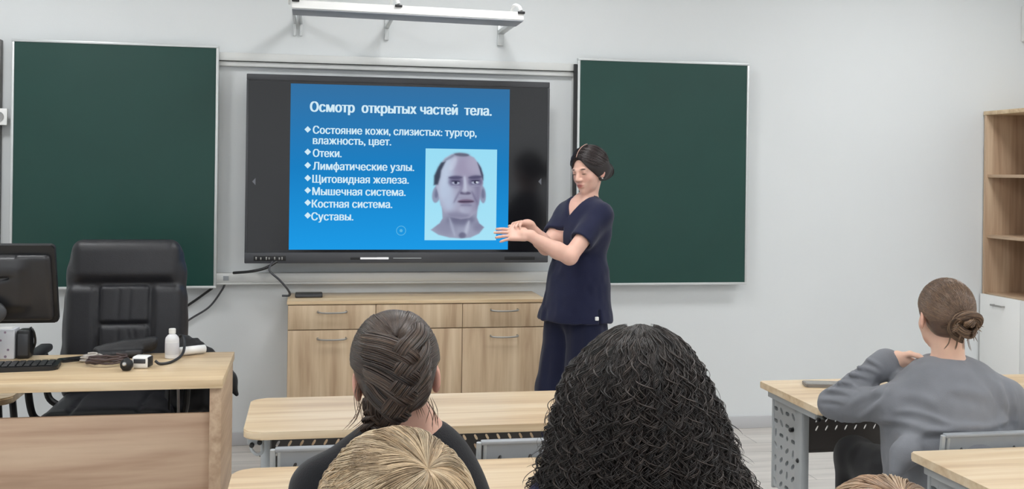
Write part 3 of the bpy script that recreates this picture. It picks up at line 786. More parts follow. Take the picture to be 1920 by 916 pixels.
# ------------------------------------------------------------------ executive chair
def exec_chair():
    X0, Y0 = -.868, 5.22
    t = thing('office_chair', 'tall black leather office chair behind the teacher desk', 'chair', (X0, Y0, 0))
    o = (X0, Y0, 0)
    R = np.array(Matrix.Rotation(-.10, 3, 'X'))     # back leans away from the desk
    # local y+ = towards the wall
    F = Field((-.34, -.12, .42), (.34, .34, 1.28), .006)
    def P(x, y, z): return R @ np.array([x, y, z]) + np.array([0, .10, .50])
    # tapered slab built of stacked rounded boxes
    for z, hw, hz in ((.10, .284, .13), (.24, .279, .13), (.36, .274, .13), (.48, .269, .14), (.60, .262, .10)):
        F.rbox(P(0, .03, z), (hw, .05, hz), .05, R, .05)
    F.rbox(P(0, .005, .625), (.251, .062, .105), .055, R, .015)
    F.rbox(P(0, .0, .42), (.114, .050, .092), .022, R, .008)        # centre pads
    F.rbox(P(0, .0, .21), (.114, .052, .115), .025, R, .008)
    for s in (-1, 1): F.rbox(P(s * .193, .005, .26), (.074, .054, .255), .04, R, .012)
    F.cap(P(-.29, -.048, .517), P(.29, -.048, .517), .012, None, .010, 'sub')     # seam below the head pad
    F.cap(P(-.11, -.056, .326), P(.11, -.056, .326), .011, None, .008, 'sub')
    for x in (-.117, .117): F.cap(P(x, -.054, .0), P(x, -.054, .505), .009, None, .008, 'sub')
    for x in (-.03, .02): F.cap(P(x, -.054, .345), P(x + .006, -.054, .495), .006, None, .010, 'sub')
    F.cap(P(-.03, -.056, .11), P(-.026, -.056, .31), .007, None, .010, 'sub'); F.cap(P(.045, -.056, .12), P(.02, -.056, .30), .006, None, .010, 'sub'); F.cap(P(.08, -.056, .13), P(.045, -.056, .30), .006, None, .010, 'sub')
    v, f = F.mesh(1); obj_np('backrest', v, f, M_leather, t)
    F = Field((-.34, -.50, .36), (.34, .2, .60), .008)
    F.rbox((0, -.14, .455), (.27, .27, .06), .05, None, .03); F.ell((0, -.36, .46), (.25, .07, .045), None, .05); F.ell((0, -.13, .48), (.2, .2, .06), None, .05)
    F.cap((-.14, -.4, .515), (-.14, .1, .53), .007, None, .015, 'sub'); F.cap((.14, -.4, .515), (.14, .1, .53), .007, None, .015, 'sub')
    v, f = F.mesh(1); obj_np('seat', v, f, M_leather, t)
    for s in (-1, 1):
        b = tube(BM(), spline([(s * .27, .06, .45), (s * .325, .06, .50), (s * .335, .05, .62), (s * .335, .0, .715), (s * .335, -.22, .70), (s * .335, -.27, .62), (s * .32, -.24, .48), (s * .27, -.2, .44)], 6), .016, 10)
        ar = obj('armrest', b, M_black, t)
        b = BM(); box(b, (s * .335 - .03, -.26, .715), (s * .335 + .03, .06, .75), .014, 3); obj('arm_pad', b, M_leather, ar)
    obj('gas_column', lathe(BM(), [(.045, .07), (.045, .12), (.028, .13), (.028, .38), (.08, .385), (.08, .40)], 20), M_black, t)
    b = BM()
    for k in range(5):
        a = 2 * math.pi * k / 5 + .3
        tube(b, [(0, 0, .10), (.16 * math.cos(a), .16 * math.sin(a), .10), (.31 * math.cos(a), .31 * math.sin(a), .075)], [.035, .028, .02], 10)
    obj('star_base', b, M_black, t)
    for k in range(5):
        a = 2 * math.pi * k / 5 + .3; x, y = .31 * math.cos(a), .31 * math.sin(a); b = BM()
        for q in (-.014, .014): lathe(b, [(.022, -.009), (.026, -.006), (.026, .006), (.022, .009)], 16, Matrix.Translation((x - q * math.sin(a), y + q * math.cos(a), .026)) @ Matrix.Rotation(a, 4, 'Z') @ Matrix.Rotation(math.pi / 2, 4, 'X'))
        tube(b, [(x, y, .03), (x, y, .075)], .009, 8); obj('caster', b, M_blackr, t)
exec_chair()

# black jacket over the right arm of the chair
def jacket():
    c0 = np.array([-.50, 5.10, 0])
    F = Field((-.68, 4.93, .38), (-.22, 5.36, .86), .007)
    F.chain([(-.60, 5.2, .755), (-.53, 5.15, .735), (-.45, 5.1, .685)], [.03, .034, .03], .04)
    F.chain([(-.585, 5.19, .775), (-.52, 5.15, .76), (-.455, 5.11, .715)], [.010, .011, .008], .02)
    for i in range(8):
        q = i / 7
        F.chain([(-.61 + .17 * q, 5.17 - .07 * q, .73 - .06 * q), (-.615 + .20 * q, 5.10 + .03 * math.sin(i * 2.3), .62 - .02 * q), (-.62 + .19 * q, 5.08 + .03 * math.sin(i * 3.1 + 1), .47 + .02 * math.sin(i * 1.7) + .03 * q)], [.036, .034, .028], .05)
    F.chain([(-.40, 5.08, .66), (-.355, 5.06, .60), (-.325, 5.05, .535)], [.03, .026, .012], .04)
    v, f = F.mesh(1); n = vnormals(v, f)
    v = v + n * (vnoise(v * np.array([45, 45, 14])) * .006)[:, None]
    b0 = np.array([-.47, 5.1, .42])
    tag(obj_np('jacket', v, f, mat('black_cloth', S(20, 20, 22), .85, noise=.1, nscale=40, sheen=.1), None, b0), 'black jacket draped beside the office chair, over its arm', 'jacket').location = b0
jacket()

# ------------------------------------------------------------------ monitor (seen from behind)
TZ = .762
def monitor():
    t = thing('computer_monitor', 'black computer monitor seen from behind on the teacher desk', 'monitor', (-1.36, 4.69, TZ))
    A = Matrix.Translation((0, .02, .325)) @ Matrix.Rotation(.28, 4, 'X')       # leans over towards the class
    poly = round_rect(-.325, -.172, .325, .172, (.015,) * 4)
    XZ = Matrix(((1, 0, 0, 0), (0, 0, -1, 0), (0, 1, 0, 0), (0, 0, 0, 1)))
    b = prism(BM(), poly, -.012, .014, A @ XZ, .004); obj('screen_housing', b, M_black, t)
    F = Field((-.34, -.09, -.18), (.34, .03, .18), .006); F.rbox((0, -.012, -.01), (.31, .03, .145), .02, None, .03); F.rbox((0, -.03, .005), (.20, .03, .09), .02, None, .05)
    F.rbox((0, -.045, .13), (.18, .02, .004), .003, None, .005, 'sub'); F.cap((.10, -.062, .04), (.2, -.045, .052), .006, None, .012, 'sub'); F.cap((-.2, -.045, .052), (.10, -.062, .04), .006, None, .012, 'sub')
    v, f = F.mesh(1); M3 = np.array(A.to_3x3()); v = v @ M3.T + np.array(A.translation)
    obj_np('rear_cover', v, f, mat('monitor_back', S(40, 40, 43), .38, noise=.06, nscale=20), t)
    F = Field((-.2, -.12, -.01), (.2, .2, .36), .006)
    F.chain([(.0, .0, .02), (0, .03, .15), (0, -.035, .27)], [.035, .03, .04], .02); F.rbox((0, .025, .010), (.075, .055, .01), .008, None, .02); F.ell((.05, -.055, .215), (.10, .03, .06), None, .02)
    v, f = F.mesh(1); obj_np('stand', v, f, M_dgrey, t)
monitor()
# white box and black speaker behind the monitor
def sp_mat():
    m = mat('speckled_box', S(222, 224, 230), .5); nt = m.node_tree; b = nt.nodes['Principled BSDF']
    tc = nt.nodes.new('ShaderNodeTexCoord'); vo = nt.nodes.new('ShaderNodeTexVoronoi'); vo.inputs['Scale'].default_value = 34; nt.links.new(tc.outputs['Object'], vo.inputs['Vector'])
    r = nt.nodes.new('ShaderNodeValToRGB'); r.color_ramp.elements[0].position = .16; r.color_ramp.elements[0].color = (1, 1, 1, 1); r.color_ramp.elements[1].position = .22; r.color_ramp.elements[1].color = (0, 0, 0, 1)
    nt.links.new(vo.outputs['Distance'], r.inputs[0])
    hs = nt.nodes.new('ShaderNodeMix'); hs.data_type = 'RGBA'; hs.inputs['A'].default_value = S(222, 224, 230)
    h2 = nt.nodes.new('ShaderNodeValToRGB'); h2.color_ramp.elements[0].color = S(120, 136, 170); h2.color_ramp.elements[1].color = S(170, 120, 125)
    nt.links.new(vo.outputs['Color'], h2.inputs[0]); nt.links.new(h2.outputs[0], hs.inputs['B']); nt.links.new(r.outputs[0], hs.inputs['Factor'])
    nt.links.new(hs.outputs['Result'], b.inputs['Base Color']); return m
t = thing('tissue_box', 'white speckled box standing under the computer monitor', 'box', (-1.262, 4.822, TZ))
obj('carton', box(BM(), (-.045, -.045, 0), (.045, .045, .125), .004), sp_mat(), t)
b = BM(); box(b, (-.03, -.03, .124), (.03, .03, .127), .001); obj('lid_flap', b, M_white, t)
t = thing('desk_speaker', 'small black desk speaker between the speckled box and the office chair', 'speaker', (-1.184, 4.82, TZ))
obj('cabinet', box(BM(), (-.026, -.04, 0), (.026, .04, .12), .008, 3), M_black, t)
obj('grille', box(BM(), (-.02, -.043, .015), (.02, -.038, .105), .002), M_dgrey, t)
obj('cord', tube(BM(), spline([(.02, .03, .02), (.035, .02, .06), (.034, .0, .105), (.02, .0, .128)], 6), .005, 8), M_black, t)

# keyboard
t = thing('keyboard', 'black keyboard lying at the front of the teacher desk', 'keyboard', (-1.21, 4.545, TZ), rz=.10)
b = prism(BM(), round_rect(-.22, -.075, .22, .075, (.02, .03, .02, .02)), 0, .018, None, .004); obj('keyboard_base', b, M_black, t)
b = BM()
for r_ in range(5):
    for c_ in range(15): obj('key', box(BM(), (-.205 + c_ * .0272, -.058 + r_ * .023, .017), (-.205 + c_ * .0272 + .023, -.058 + r_ * .023 + .019, .024), .002, 1), M_black, t)

# eyeglass case / phone with papers
t = thing('smartphone', 'dark smartphone lying between the keyboard and the tangled cables', 'phone', (-.955, 4.735, TZ), rz=.55)
obj('phone_body', prism(BM(), round_rect(-.075, -.036, .075, .036, (.01,) * 4), 0, .009, None, .002), M_black, t)
obj('phone_screen', prism(BM(), round_rect(-.071, -.032, .071, .032, (.008,) * 4), .0088, .0096), M_glass, t)

# blood pressure monitor: cuff, gauge, tube, bulb
t = thing('blood_pressure_cuff', 'rolled black blood pressure cuff on the teacher desk', 'cuff', (-.775, 4.80, TZ + .005), rz=.15)
F = Field((-.14, -.09, -.005), (.16, .09, .09), .005)
F.chain([(-.11, .0, .022), (0, .01, .03), (.10, .02, .038)], [.022, .03, .03], .02); F.rbox((.02, .03, .045), (.11, .035, .012), .008, np.array(Matrix.Rotation(-.12, 3, 'Y')), .02); F.rbox((-.02, -.03, .014), (.09, .035, .014), .008, None, .02)
F.cap((-.1, -.06, .03), (.1, -.06, .045), .007, None, .012, 'sub')
v, f = F.mesh(1); obj_np('wrap', v, f, mat('cuff_nylon', S(26, 26, 29), .55, bump=.2, bscale=200), t)
obj('velcro_patch', box(BM(), (.0, -.068, .012), (.06, -.062, .03), .002), M_dgrey, t)
t = thing('pressure_gauge', 'white digital gauge with dark display beside the black cuff', 'gauge', (-.665, 4.52, TZ), rz=-.2)
obj('gauge_body', box(BM(), (-.034, -.03, 0), (.034, .03, .05), .012, 3), M_whitep, t)
obj('display', box(BM(), (-.024, -.0315, .022), (.024, -.029, .04), .002), M_dgrey, t)
obj('side_trim', box(BM(), (.028, -.025, .006), (.037, .025, .046), .004), M_black, t)
t = thing('inflation_bulb', 'black rubber bulb at the end of the coiled tube', 'bulb', (-.715, 4.46, TZ))
obj('bulb', lathe(BM(), [(.004, 0), (.016, .003), (.024, .014), (.026, .026), (.022, .038), (.012, .046), (.008, .05)], 20), M_blackr, t)
obj('valve', lathe(BM(), [(.008, .0), (.009, .006), (.006, .012)], 12, Matrix.Translation((-.004, -.024, .03)) @ Matrix.Rotation(1.3, 4, 'X')), M_chrome, t)
pts = []
for k in range(60):
    a = k * .34; r_ = 1 + .12 * math.sin(k * .9)
    pts.append((-.815 + .075 * r_ * math.cos(a), 4.60 + .055 * r_ * math.sin(a), TZ + .006 + .0009 * k * .5 + .004 * math.sin(k * 1.3) ** 2))
tag(obj('coiled_tube', tube(BM(), pts, .0045, 8), mat('tube_brown', S(78, 62, 60), .4)), 'coiled dark tube lying between keyboard and gauge', 'tube')
t = thing('earphone_set', 'white and grey cord bundle behind the coiled tube', 'cord', (-.893, 4.685, TZ))
pts = [(.032 * math.cos(k * .7) * (1 + .3 * math.sin(k * .31)), .03 * math.sin(k * .7 + .4), .005 + .0007 * k) for k in range(40)]
obj('cord', tube(BM(), pts, .0035, 6), mat('cord_white', S(196, 190, 184), .5), t)
obj('plug', lathe(BM(), [(.006, 0), (.007, .004), (.007, .018), (.004, .024)], 12, Matrix.Translation((.03, -.02, .006)) @ Matrix.Rotation(1.57, 4, 'Y')), M_black, t)

t = thing('plastic_bottle', 'small white plastic bottle with screw cap on the teacher desk', 'bottle', (-.575, 4.735, TZ))
obj('bottle_body', lathe(BM(), [(.026, 0), (.029, .003), (.029, .078), (.027, .088), (.018, .099), (.012, .103), (.012, .108)], 28), mat('bottle_white', S(226, 226, 228), .3), t)
b = lathe(BM(), [(.0145, .106), (.0145, .124), (.013, .126)], 20); obj('cap', b, M_whitep, t)
obj('paper_label', lathe(BM(), [(.0292, .018), (.0295, .019), (.0295, .066), (.0292, .067)], 28), mat('label_grey', S(208, 208, 212), .6), t)
t = thing('paper_roll', 'white roll of paper lying beside the small bottle', 'roll', (-.505, 4.80, TZ), rz=.55)
b = BM(); N = 40
pts = [((.010 + .0105 * k / N) * math.cos(k * .5), (.010 + .0105 * k / N) * math.sin(k * .5)) for k in range(N)]
inner = [(x * .97, y * .97) for x, y in pts]
for x0, x1 in ((-.065, .065),):
    A1 = [b.verts.new((x0, x, y + .022)) for x, y in pts]; B1 = [b.verts.new((x1, x, y + .022)) for x, y in pts]
    for k in range(N - 1): b.faces.new((A1[k], A1[k + 1], B1[k + 1], B1[k]))
so = obj('paper', b, M_white, t); md = so.modifiers.new('thick', 'SOLIDIFY'); md.thickness = .0012
obj('core', tube(BM(), [(-.06, 0, .022), (.06, 0, .022)], .0085, 14), M_whitep, t)
cable('cable', [(-.62, 4.56, TZ + .02), (-.60, 4.56, TZ + .007), (-.56, 4.60, TZ + .007), (-.53, 4.68, TZ + .02), (-.525, 4.74, TZ + .05), (-.54, 4.80, TZ + .085), (-.57, 4.86, TZ + .06), (-.60, 4.90, TZ + .02), (-.605, 4.93, TZ - .1), (-.61, 4.94, .45), (-.61, 4.95, .2), (-.6, 5.0, .006)], .006, 'black cable arching over the desk behind the small bottle')
cable('cable', [(-.56, 4.80, .728), (-.555, 4.80, .60), (-.553, 4.80, .45), (-.55, 4.80, .2), (-.56, 4.78, .006)], .006, 'thin white cable hanging below the teacher desk', mat('cable_white', S(205, 205, 205), .5))
# wooden stool far left
t = thing('wooden_stool', 'pale wooden stool seat seen below the teacher desk at the left edge', 'stool', (-1.47, 5.12, 0))
obj('seat', prism(BM(), round_rect(-.19, -.17, .19, .17, (.07,) * 4), .53, .56, None, .006), M_oakt, t)
for sx in (-1, 1):
    for sy in (-1, 1): obj('leg', tube(BM(), [(sx * .13, sy * .11, .53), (sx * .17, sy * .15, 0)], .016, 10), M_black, t)
# phone on the right desk
t = thing('smartphone', 'grey smartphone on the desk under the elbow of the person in grey', 'phone', (1.985, 3.87, .7525), rz=-.25)
obj('phone_body', prism(BM(), round_rect(-.078, -.04, .078, .04, (.01,) * 4), 0, .012, None, .002), mat('phone_grey', S(128, 124, 120), .4), t)
obj('phone_screen', prism(BM(), round_rect(-.072, -.035, .072, .035, (.008,) * 4), .0118, .0128), mat('phone_glass', S(120, 116, 108), .2), t)

# ================================================================== PEOPLE
def nrm(v): v = np.asarray(v, float); return v / (np.linalg.norm(v) + 1e-12)
def frame(yaw, pitch=0.0, roll=0.0):
    """columns: the person's right, forward, up. yaw 0 looks at the board wall, positive turns to its left"""
    y, p, r = (math.radians(a) for a in (yaw, pitch, roll))
    return np.array(Matrix.Rotation(y, 3, 'Z') @ Matrix.Rotation(p, 3, 'X') @ Matrix.Rotation(r, 3, 'Y'))
def rot_to(d, n):
    """frame with y along d and z close to n"""
    d = nrm(d); x = nrm(np.cross(d, n)); return np.stack([x, d, np.cross(x, d)], 1)

def add_head(F, c, R):
    L = lambda x, y, z: c + R @ np.array([x, y, z])
    F.ell(L(0, -.012, .022), (.072, .092, .083), R, .02)
    F.ell(L(0, .03, -.03), (.058, .055, .07), R, .03)
    F.ell(L(0, .036, -.073), (.045, .046, .038), R, .03)
    F.ell(L(0, .068, -.1), (.019, .017, .014), R, .02)
    for s in (-1, 1):
        F.ell(L(s * .036, .052, -.034), (.022, .02, .022), R, .02)
        F.ell(L(s * .031, .094, -.002), (.017, .012, .011), R, .014, 'sub')
        F.ell(L(s * .031, .0725, -.003), (.0145, .0125, .0115), R, .004)
        F.cap(L(s * .012, .083, .014), L(s * .044, .070, .014), .008, .006, .012)
    F.cap(L(0, .082, .008), L(0, .104, -.031), .007, .0105, .012)
    for s in (-1, 1): F.ell(L(s * .0125, .094, -.036), (.008, .010, .008), R, .008)
    F.ell(L(0, .0875, -.0590), (.022, .0115, .006), R, .007); F.ell(L(0, .0865, -.0700), (.019, .0115, .007), R, .007)
    F.ell(L(0, .101, -.0645), (.022, .008, .0018), R, .003, 'sub')
    for s in (-1, 1):
        Re = R @ np.array(Matrix.Rotation(s * .35, 3, 'Z') @ Matrix.Rotation(.15, 3, 'X'))
        F.ell(L(s * .078, -.006, -.018), (.0075, .019, .032), Re, .008)
        F.ell(L(s * .086, .000, -.014), (.007, .010, .018), Re, .006, 'sub')
    return L

def paint_head(v, c, R, skin, lip=(176, 104, 100), brow=(72, 54, 46)):
    q = (v - c) @ R
    col = np.repeat(np.array(S(*skin))[None, :3], len(v), 0)
    def blend(m, rgb):
        nonlocal col
        m = np.clip(m, 0, 1)[:, None]; col = col * (1 - m) + np.array(S(*rgb))[None, :3] * m
    near = (np.abs(q[:, 0]) < .09) & (np.abs(q[:, 1]) < .14) & (np.abs(q[:, 2]) < .14)
    g = lambda cx, cy, cz, rx, ry, rz: np.where(near, 1.6 - 1.6 * np.sqrt(((np.abs(q[:, 0]) - cx) / rx) ** 2 + ((q[:, 1] - cy) / ry) ** 2 + ((q[:, 2] - cz) / rz) ** 2) , 0)
    blend(g(.036, .06, -.035, .03, .035, .028) * .35, (226, 150, 136))
    blend(g(.0, .09, -.0645, .024, .02, .013) * 1.3, lip)
    blend(g(.030, .078, .017, .021, .02, .0055) * 1.4, brow)
    blend(g(.031, .085, -.007, .016, .012, .0035) * 1.2, (58, 42, 38))
    blend(g(.031, .085, .003, .018, .014, .009) * .35, (168, 120, 108))
    blend(g(.0125, .10, -.042, .006, .012, .005) * .45, (170, 112, 100))
    blend(g(.08, -.006, -.018, .02, .03, .04) * .5, (222, 150, 134))
    return col

def add_hand(F, w, d, n, thumb, curls, spread=0.06, sc=1.0, k=.006):
    """w wrist, d pointing direction, n palm side, thumb = vector roughly to the thumb side; curls: 4 finger curls + thumb curl"""
    d = nrm(d); n = nrm(n - d * np.dot(n, d)); t = nrm(np.cross(d, n)); t = t if np.dot(t, thumb) > 0 else -t
    R = np.stack([t, d, n], 1)
    P = lambda x, y, z: w + R @ (np.array([x, y, z]) * sc)
    F.cap(P(0, -.02, 0), P(0, .02, 0), .025 * sc, .027 * sc, .012)
    F.rbox(P(.002, .048, .0), np.array((.040, .046, .0135)) * sc, .0125 * sc, R, .012)
    F.ell(P(.026, .030, .008), np.array((.016, .032, .014)) * sc, R, .012)          # ball of the thumb
    for i, (x, L, r) in enumerate(((.030, .068, .0085), (.0105, .076, .0088), (-.0095, .070, .0084), (-.0285, .056, .0076))):
        a = 0; sp = spread * (1.5 - i) ; p = P(x, .088 - .006 * (i == 3), 0); seg = np.array([.46, .30, .24]) * L * sc; rr = r * sc
        base = nrm(d + t * sp)
        F.cap(P(x * .9, .06, 0), p, rr * 1.1, rr * 1.05, .006)
        for j in range(3):
            a += curls[i] * (1.0, 1.25, .8)[j]
            e = p + (base * math.cos(a) + n * math.sin(a)) * seg[j]
            F.cap(p, e, rr * (1, .94, .88)[j], rr * (.94, .88, .78)[j], .0035); p = e
    a = curls[4]; p = P(.034, .026, .008)
    dr = nrm(t * .75 + d * .65 + n * .25); e = p + dr * .032 * sc; F.cap(p, e, .0115 * sc, .0105 * sc, .008)
    dr2 = nrm(dr * math.cos(a) + nrm(n * .5 - t * .4 + d * .5) * math.sin(a)); e2 = e + dr2 * .03 * sc; F.cap(e, e2, .0102 * sc, .0092 * sc, .004)
    dr3 = nrm(dr2 * .9 + (d * .3 - t * .2)); F.cap(e2, e2 + dr3 * .022 * sc, .0092 * sc, .0078 * sc, .004)

def cut(F, p, d, size=.16, depth=.2):
    """remove everything past p in direction d"""
    d = nrm(d); n = np.array([0, 0, 1.0]) if abs(d[2]) < .9 else np.array([0, 1.0, 0])
    F.rbox(p + d * depth / 2, (size, depth / 2, size), .002, rot_to(d, n), .008, 'sub')

M_skin = mat('skin', (1, 1, 1, 1), .5, spec=.4, sss=.12, vcol=True, noise=.03, nscale=30)
def hair_mat(name, rough=.38): return mat(name, (1, 1, 1, 1), rough, spec=.55, vcol=True, noise=.18, nscale=90)
M_hair = hair_mat('hair')
M_hairb = hair_mat('curly_hair', .45)
def cloth(name, rgb, bump=.18, sc=320): return mat(name, S(*rgb), .85, spec=.25, noise=.05, nscale=9, bump=bump, bscale=sc, sheen=.15)

C0, R0 = np.array([0, -.014, .026]), np.array([.072, .092, .083])
def on_head(c, R, dirs, off):
    """points on the scalp ellipsoid grown by off"""
    d = np.asarray(dirs, float); d = d / np.linalg.norm(d, axis=-1, keepdims=True)
    q = C0 + d * (R0 + np.asarray(off)[..., None] if np.ndim(off) else R0 + off)
    return c + q @ R.T
def bez(d0, d1, d2, n):
    t = np.linspace(0, 1, n)[None, :, None]
    d = (1 - t) ** 2 * d0[:, None] + 2 * t * (1 - t) * d1[:, None] + t * t * d2[:, None]
    return d / np.linalg.norm(d, axis=2, keepdims=True)
def shade(rgb, n, var=.25, tint=None):
    b = np.array(S(*rgb))[:3]; k = np.exp(RNG.normal(0, var, n))[:, None]
    c = b[None] * k
    if tint is not None:
        m = RNG.random(n)[:, None] ** 2; c = c * (1 - m) + np.array(S(*tint))[None, :3] * m
    return np.clip(c, 0, 1)
def taper(N, M, r, a=.25, b=.25):
    t = np.linspace(0, 1, M); p = np.minimum(1, np.minimum(t / a + .25, (1 - t) / b + .12)); return np.repeat((r * p)[None], N, 0)
def cap_field(c, R, off, lo=(-.16, -.19, -.17), hi=(.16, .16, .17), h=.005, front=.0, nape=-.085, ears=True):
    """close hair volume; the grid is built in world space round the head"""
    F = Field(c - .24, c + .24, h); L = lambda x, y, z: c + R @ np.array([x, y, z])
    F.ell(L(*C0), R0 + off, R, .01); F.ell(L(0, -.046, -.035), (.056, .044, .060), R, .03)
    F.ell(L(0, .105 + front, -.045), (.088, .082, .100), R, .012, 'sub')
    if ears:
        for s in (-1, 1): F.ell(L(s * .088, .006, -.035), (.026, .030, .048), R, .01, 'sub')
    F.rbox(L(0, -.02, nape - .1), (.2, .2, .1), .01, R, .02, 'sub')
    return F, L

def person(label, base, body_vf, skin, head, parts, hair_vfc, m_hair=None):
    t = thing('person', label, 'person', base)
    v, f = body_vf; obj_np('body', v, f, M_skin, t, base, paint_head(v, head[0], head[1], skin))
    v, f, c = hair_vfc; obj_np('hair', v, f, m_hair or M_hair, t, base, c)
    for nm, (v, f), m in parts: obj_np(nm, v, f, m, t, base)
    return t

def ruffle(vf, amp, fx, amp2=0, f2=(40, 40, 40)):
    v, f = vf; n = vnormals(v, f)
    v = v + n * (vnoise(v * np.array(fx)) * amp + (vnoise(v * np.array(f2) + 7) * amp2 if amp2 else 0))[:, None]
    return v, f

def shoe(a_, fw):
    up = np.array([0, 0, 1.0]); sh = Field(np.array([a_[0] - .25, a_[1] - .25, -.01]), np.array([a_[0] + .25, a_[1] + .25, .16]), .006)
    sh.cap(a_ + fw * .13 - up * .048, a_ - fw * .035 - up * .046, .039, .036, .02); sh.cap(a_ - up * .04, a_, .043, .040, .03)
    cut(sh, np.array([a_[0], a_[1], .002]), -up, .4, .1)
    return sh.mesh(1)

# ------------------------------------------------------------------ the standing person in navy scrubs
def standing():
    zc = 5.45
    hc = W(1104, 317, 5.44); HR = frame(126, -14, 3)
    B = frame(121)
    rt, fw = B[:, 0], B[:, 1]; up = np.array([0, 0, 1.0])
    nb = W(1100, 374, 5.47)
    sL, sR = W(1127, 402, 5.345), W(1064, 401, 5.56)
    eL, wL = W(1068, 481, 5.20), W(993, 442, 5.20)
    eR, wR = W(1024, 463, 5.40), W(990, 421, 5.29)
    ch, wa, pe = W(1092, 432, 5.455), W(1085, 510, 5.45), W(1079, 575, 5.45)
    hipL, hipR = pe - rt * .085 - up * .05, pe + rt * .085 - up * .05
    aL = np.array([hipL[0] - .01, hipL[1], .09]) + fw * .0; aR = np.array([hipR[0] - .02, hipR[1], .09]) + fw * .03
    kL, kR = (hipL + aL) / 2 + fw * .02, (hipR + aR) / 2 + fw * .03
    pts = np.array([hc, sL, sR, eL, wL, wR, aL, aR])
    F = Field(np.array([pts[:, 0].min() - .26, pts[:, 1].min() - .2, -.01]), np.array([pts[:, 0].max() + .2, pts[:, 1].max() + .22, hc[2] + .16]), .0038)
    L = add_head(F, hc, HR)
    F.cap(L(0, -.028, -.05), nb - fw * .010, .0405, .043, .012); F.cap(nb - up * .03, ch, .05, .09, .05)
    F.cap(nb - up * .028, sL, .036, .042, .05); F.cap(nb - up * .028, sR, .036, .042, .05)
    F.ell(ch, (.150, .100, .17), B, .05); F.ell(wa, (.122, .09, .13), B, .05); F.ell(pe, (.158, .105, .13), B, .05)
    for s in (-1, 1): F.ell(ch + rt * s * .07 + fw * .075 - up * .03, (.06, .05, .06), B, .04)
    for s_, e_, w_ in ((sL, eL, wL), (sR, eR, wR)):
        F.cap(s_, e_, .045, .038, .03); m_ = e_ + (w_ - e_) * .3; F.cap(e_, m_, .039, .040, .02); F.cap(m_, w_, .040, .025, .02)
    left = np.array([-CS, SN, 0]); fwd = np.array([SN, CS, 0])
    add_hand(F, wL + nrm(wL - eL) * .012, nrm(left + up * .02 - fwd * .05), nrm(fwd * .75 - up * .65), fwd * .3 + up, (.10, .06, .10, .16, .3), .10, .98, .006)
    add_hand(F, wR, nrm(left * .62 - fwd * .66 + up * .10), nrm(-up * .9 - fwd * .3), left, (.80, .78, .78, .76, .5), .04, .92, .006)
    for h_, k_, a_ in ((hipL, kL, aL), (hipR, kR, aR)):
        F.cap(h_, k_, .078, .052, .03); F.cap(k_, a_, .054, .036, .03); F.cap(a_, a_ + fw * .12 - up * .045, .034, .026, .02); F.cap(a_, a_ - fw * .03 - up * .04, .03, .03, .02)
    body = F.mesh(1)
    # tunic
    T = Field(np.array([min(sL[0], sR[0], pe[0]) - .26, min(sL[1], sR[1]) - .22, .72]), np.array([max(sL[0], pe[0]) + .24, max(sL[1], sR[1]) + .24, nb[2] + .08]), .005)
    T.cap(nb - up * .03, sL, .050, .056, .05); T.cap(nb - up * .03, sR, .050, .056, .05)
    T.ell(ch, (.172, .122, .175), B, .06); T.ell(wa, (.150, .118, .15), B, .08)
    for s in (-1, 1): T.ell(ch + rt * s * .07 + fw * .075 - up * .035, (.075, .062, .07), B, .06)
    hem = W(1077, 612, 5.45)
    for q in np.linspace(0, 1, 6): T.ell(wa * (1 - q) + hem * q + up * 0, (.155 + .048 * q, .122 + .036 * q, .09), B, .06)
    T.ell(hem, (.203, .158, .07), B, .03)
    sl = []
    for s_, e_ in ((sL, eL), (sR, eR)):
        d = nrm(e_ - s_); en = s_ + (e_ - s_) * (.60); T.cap(s_, en + d * .06, .056, .063, .03); sl.append((en, d))
    # hem and sleeve ends, neck opening
    hd = nrm(np.array([0.0, 0, -1]))
    cut(T, np.array([hem[0], hem[1], W(1077, 599, 5.45)[2]]), hd, .4, .2)
    for en, d in sl:
        cut(T, en + d * .012, d, .085, .1); T.cap(en - d * .0, en + d * .06, .046, .052, .004, 'sub')
    T.cap(nb - up * .012 , nb + up * .12 + fw * .02, .053, .07, .010, 'sub')
    T.wedge(nb + fw * .13 - up * .086, rt, fw, up, .66, .115, .12)
    # skirt inside hollow, side slit
    T.rbox(np.array([hem[0], hem[1], hem[2] - .005]), (.17, .125, .05), .04, B, .01, 'sub')
    slit = W(1120, 590, 5.3); T.rbox(slit - up * .02, (.006, .05, .045), .004, frame(30), .006, 'sub')
    top = T.mesh(1)
    v, f = top; n = vnormals(v, f)
    amt = np.clip((1.33 - v[:, 2]) / .3, 0.25, 1)
    v = v + n * ((vnoise(v * np.array([16, 16, 5])) * .008 + vnoise(v * np.array([34, 34, 22]) + 5) * .003) * amt)[:, None]; top = (v, f)
    # trousers
    Q = Field(np.array([min(aL[0], aR[0]) - .24, min(aL[1], aR[1]) - .24, .0]), np.array([max(hipL[0], hipR[0]) + .22, max(hipL[1], hipR[1]) + .24, 1.0]), .007)
    Q.ell(pe - up * .02, (.168, .118, .13), B, .03)
    for h_, k_, a_ in ((hipL, kL, aL), (hipR, kR, aR)): Q.chain([h_ + up * .05, h_ - up * .08, k_, a_ + up * .0 - up * .03], [.10, .098, .098, .108], .03)
    cut(Q, np.array([pe[0], pe[1], .045]), -up, .5, .1)
    tr = ruffle(Q.mesh(1), .007, (22, 22, 3.5))
    # shoes
    shoes = [shoe(a_, fw) for a_ in (aL, aR)]
    # hair: centre parting, drawn back over the ears to a low knot
    Hf, L = cap_field(hc, HR, .0135, h=.004, front=.05, nape=-.075, ears=False)
    Hf.ell(L(0, -.108, -.034), (.058, .040, .052), HR, .03)
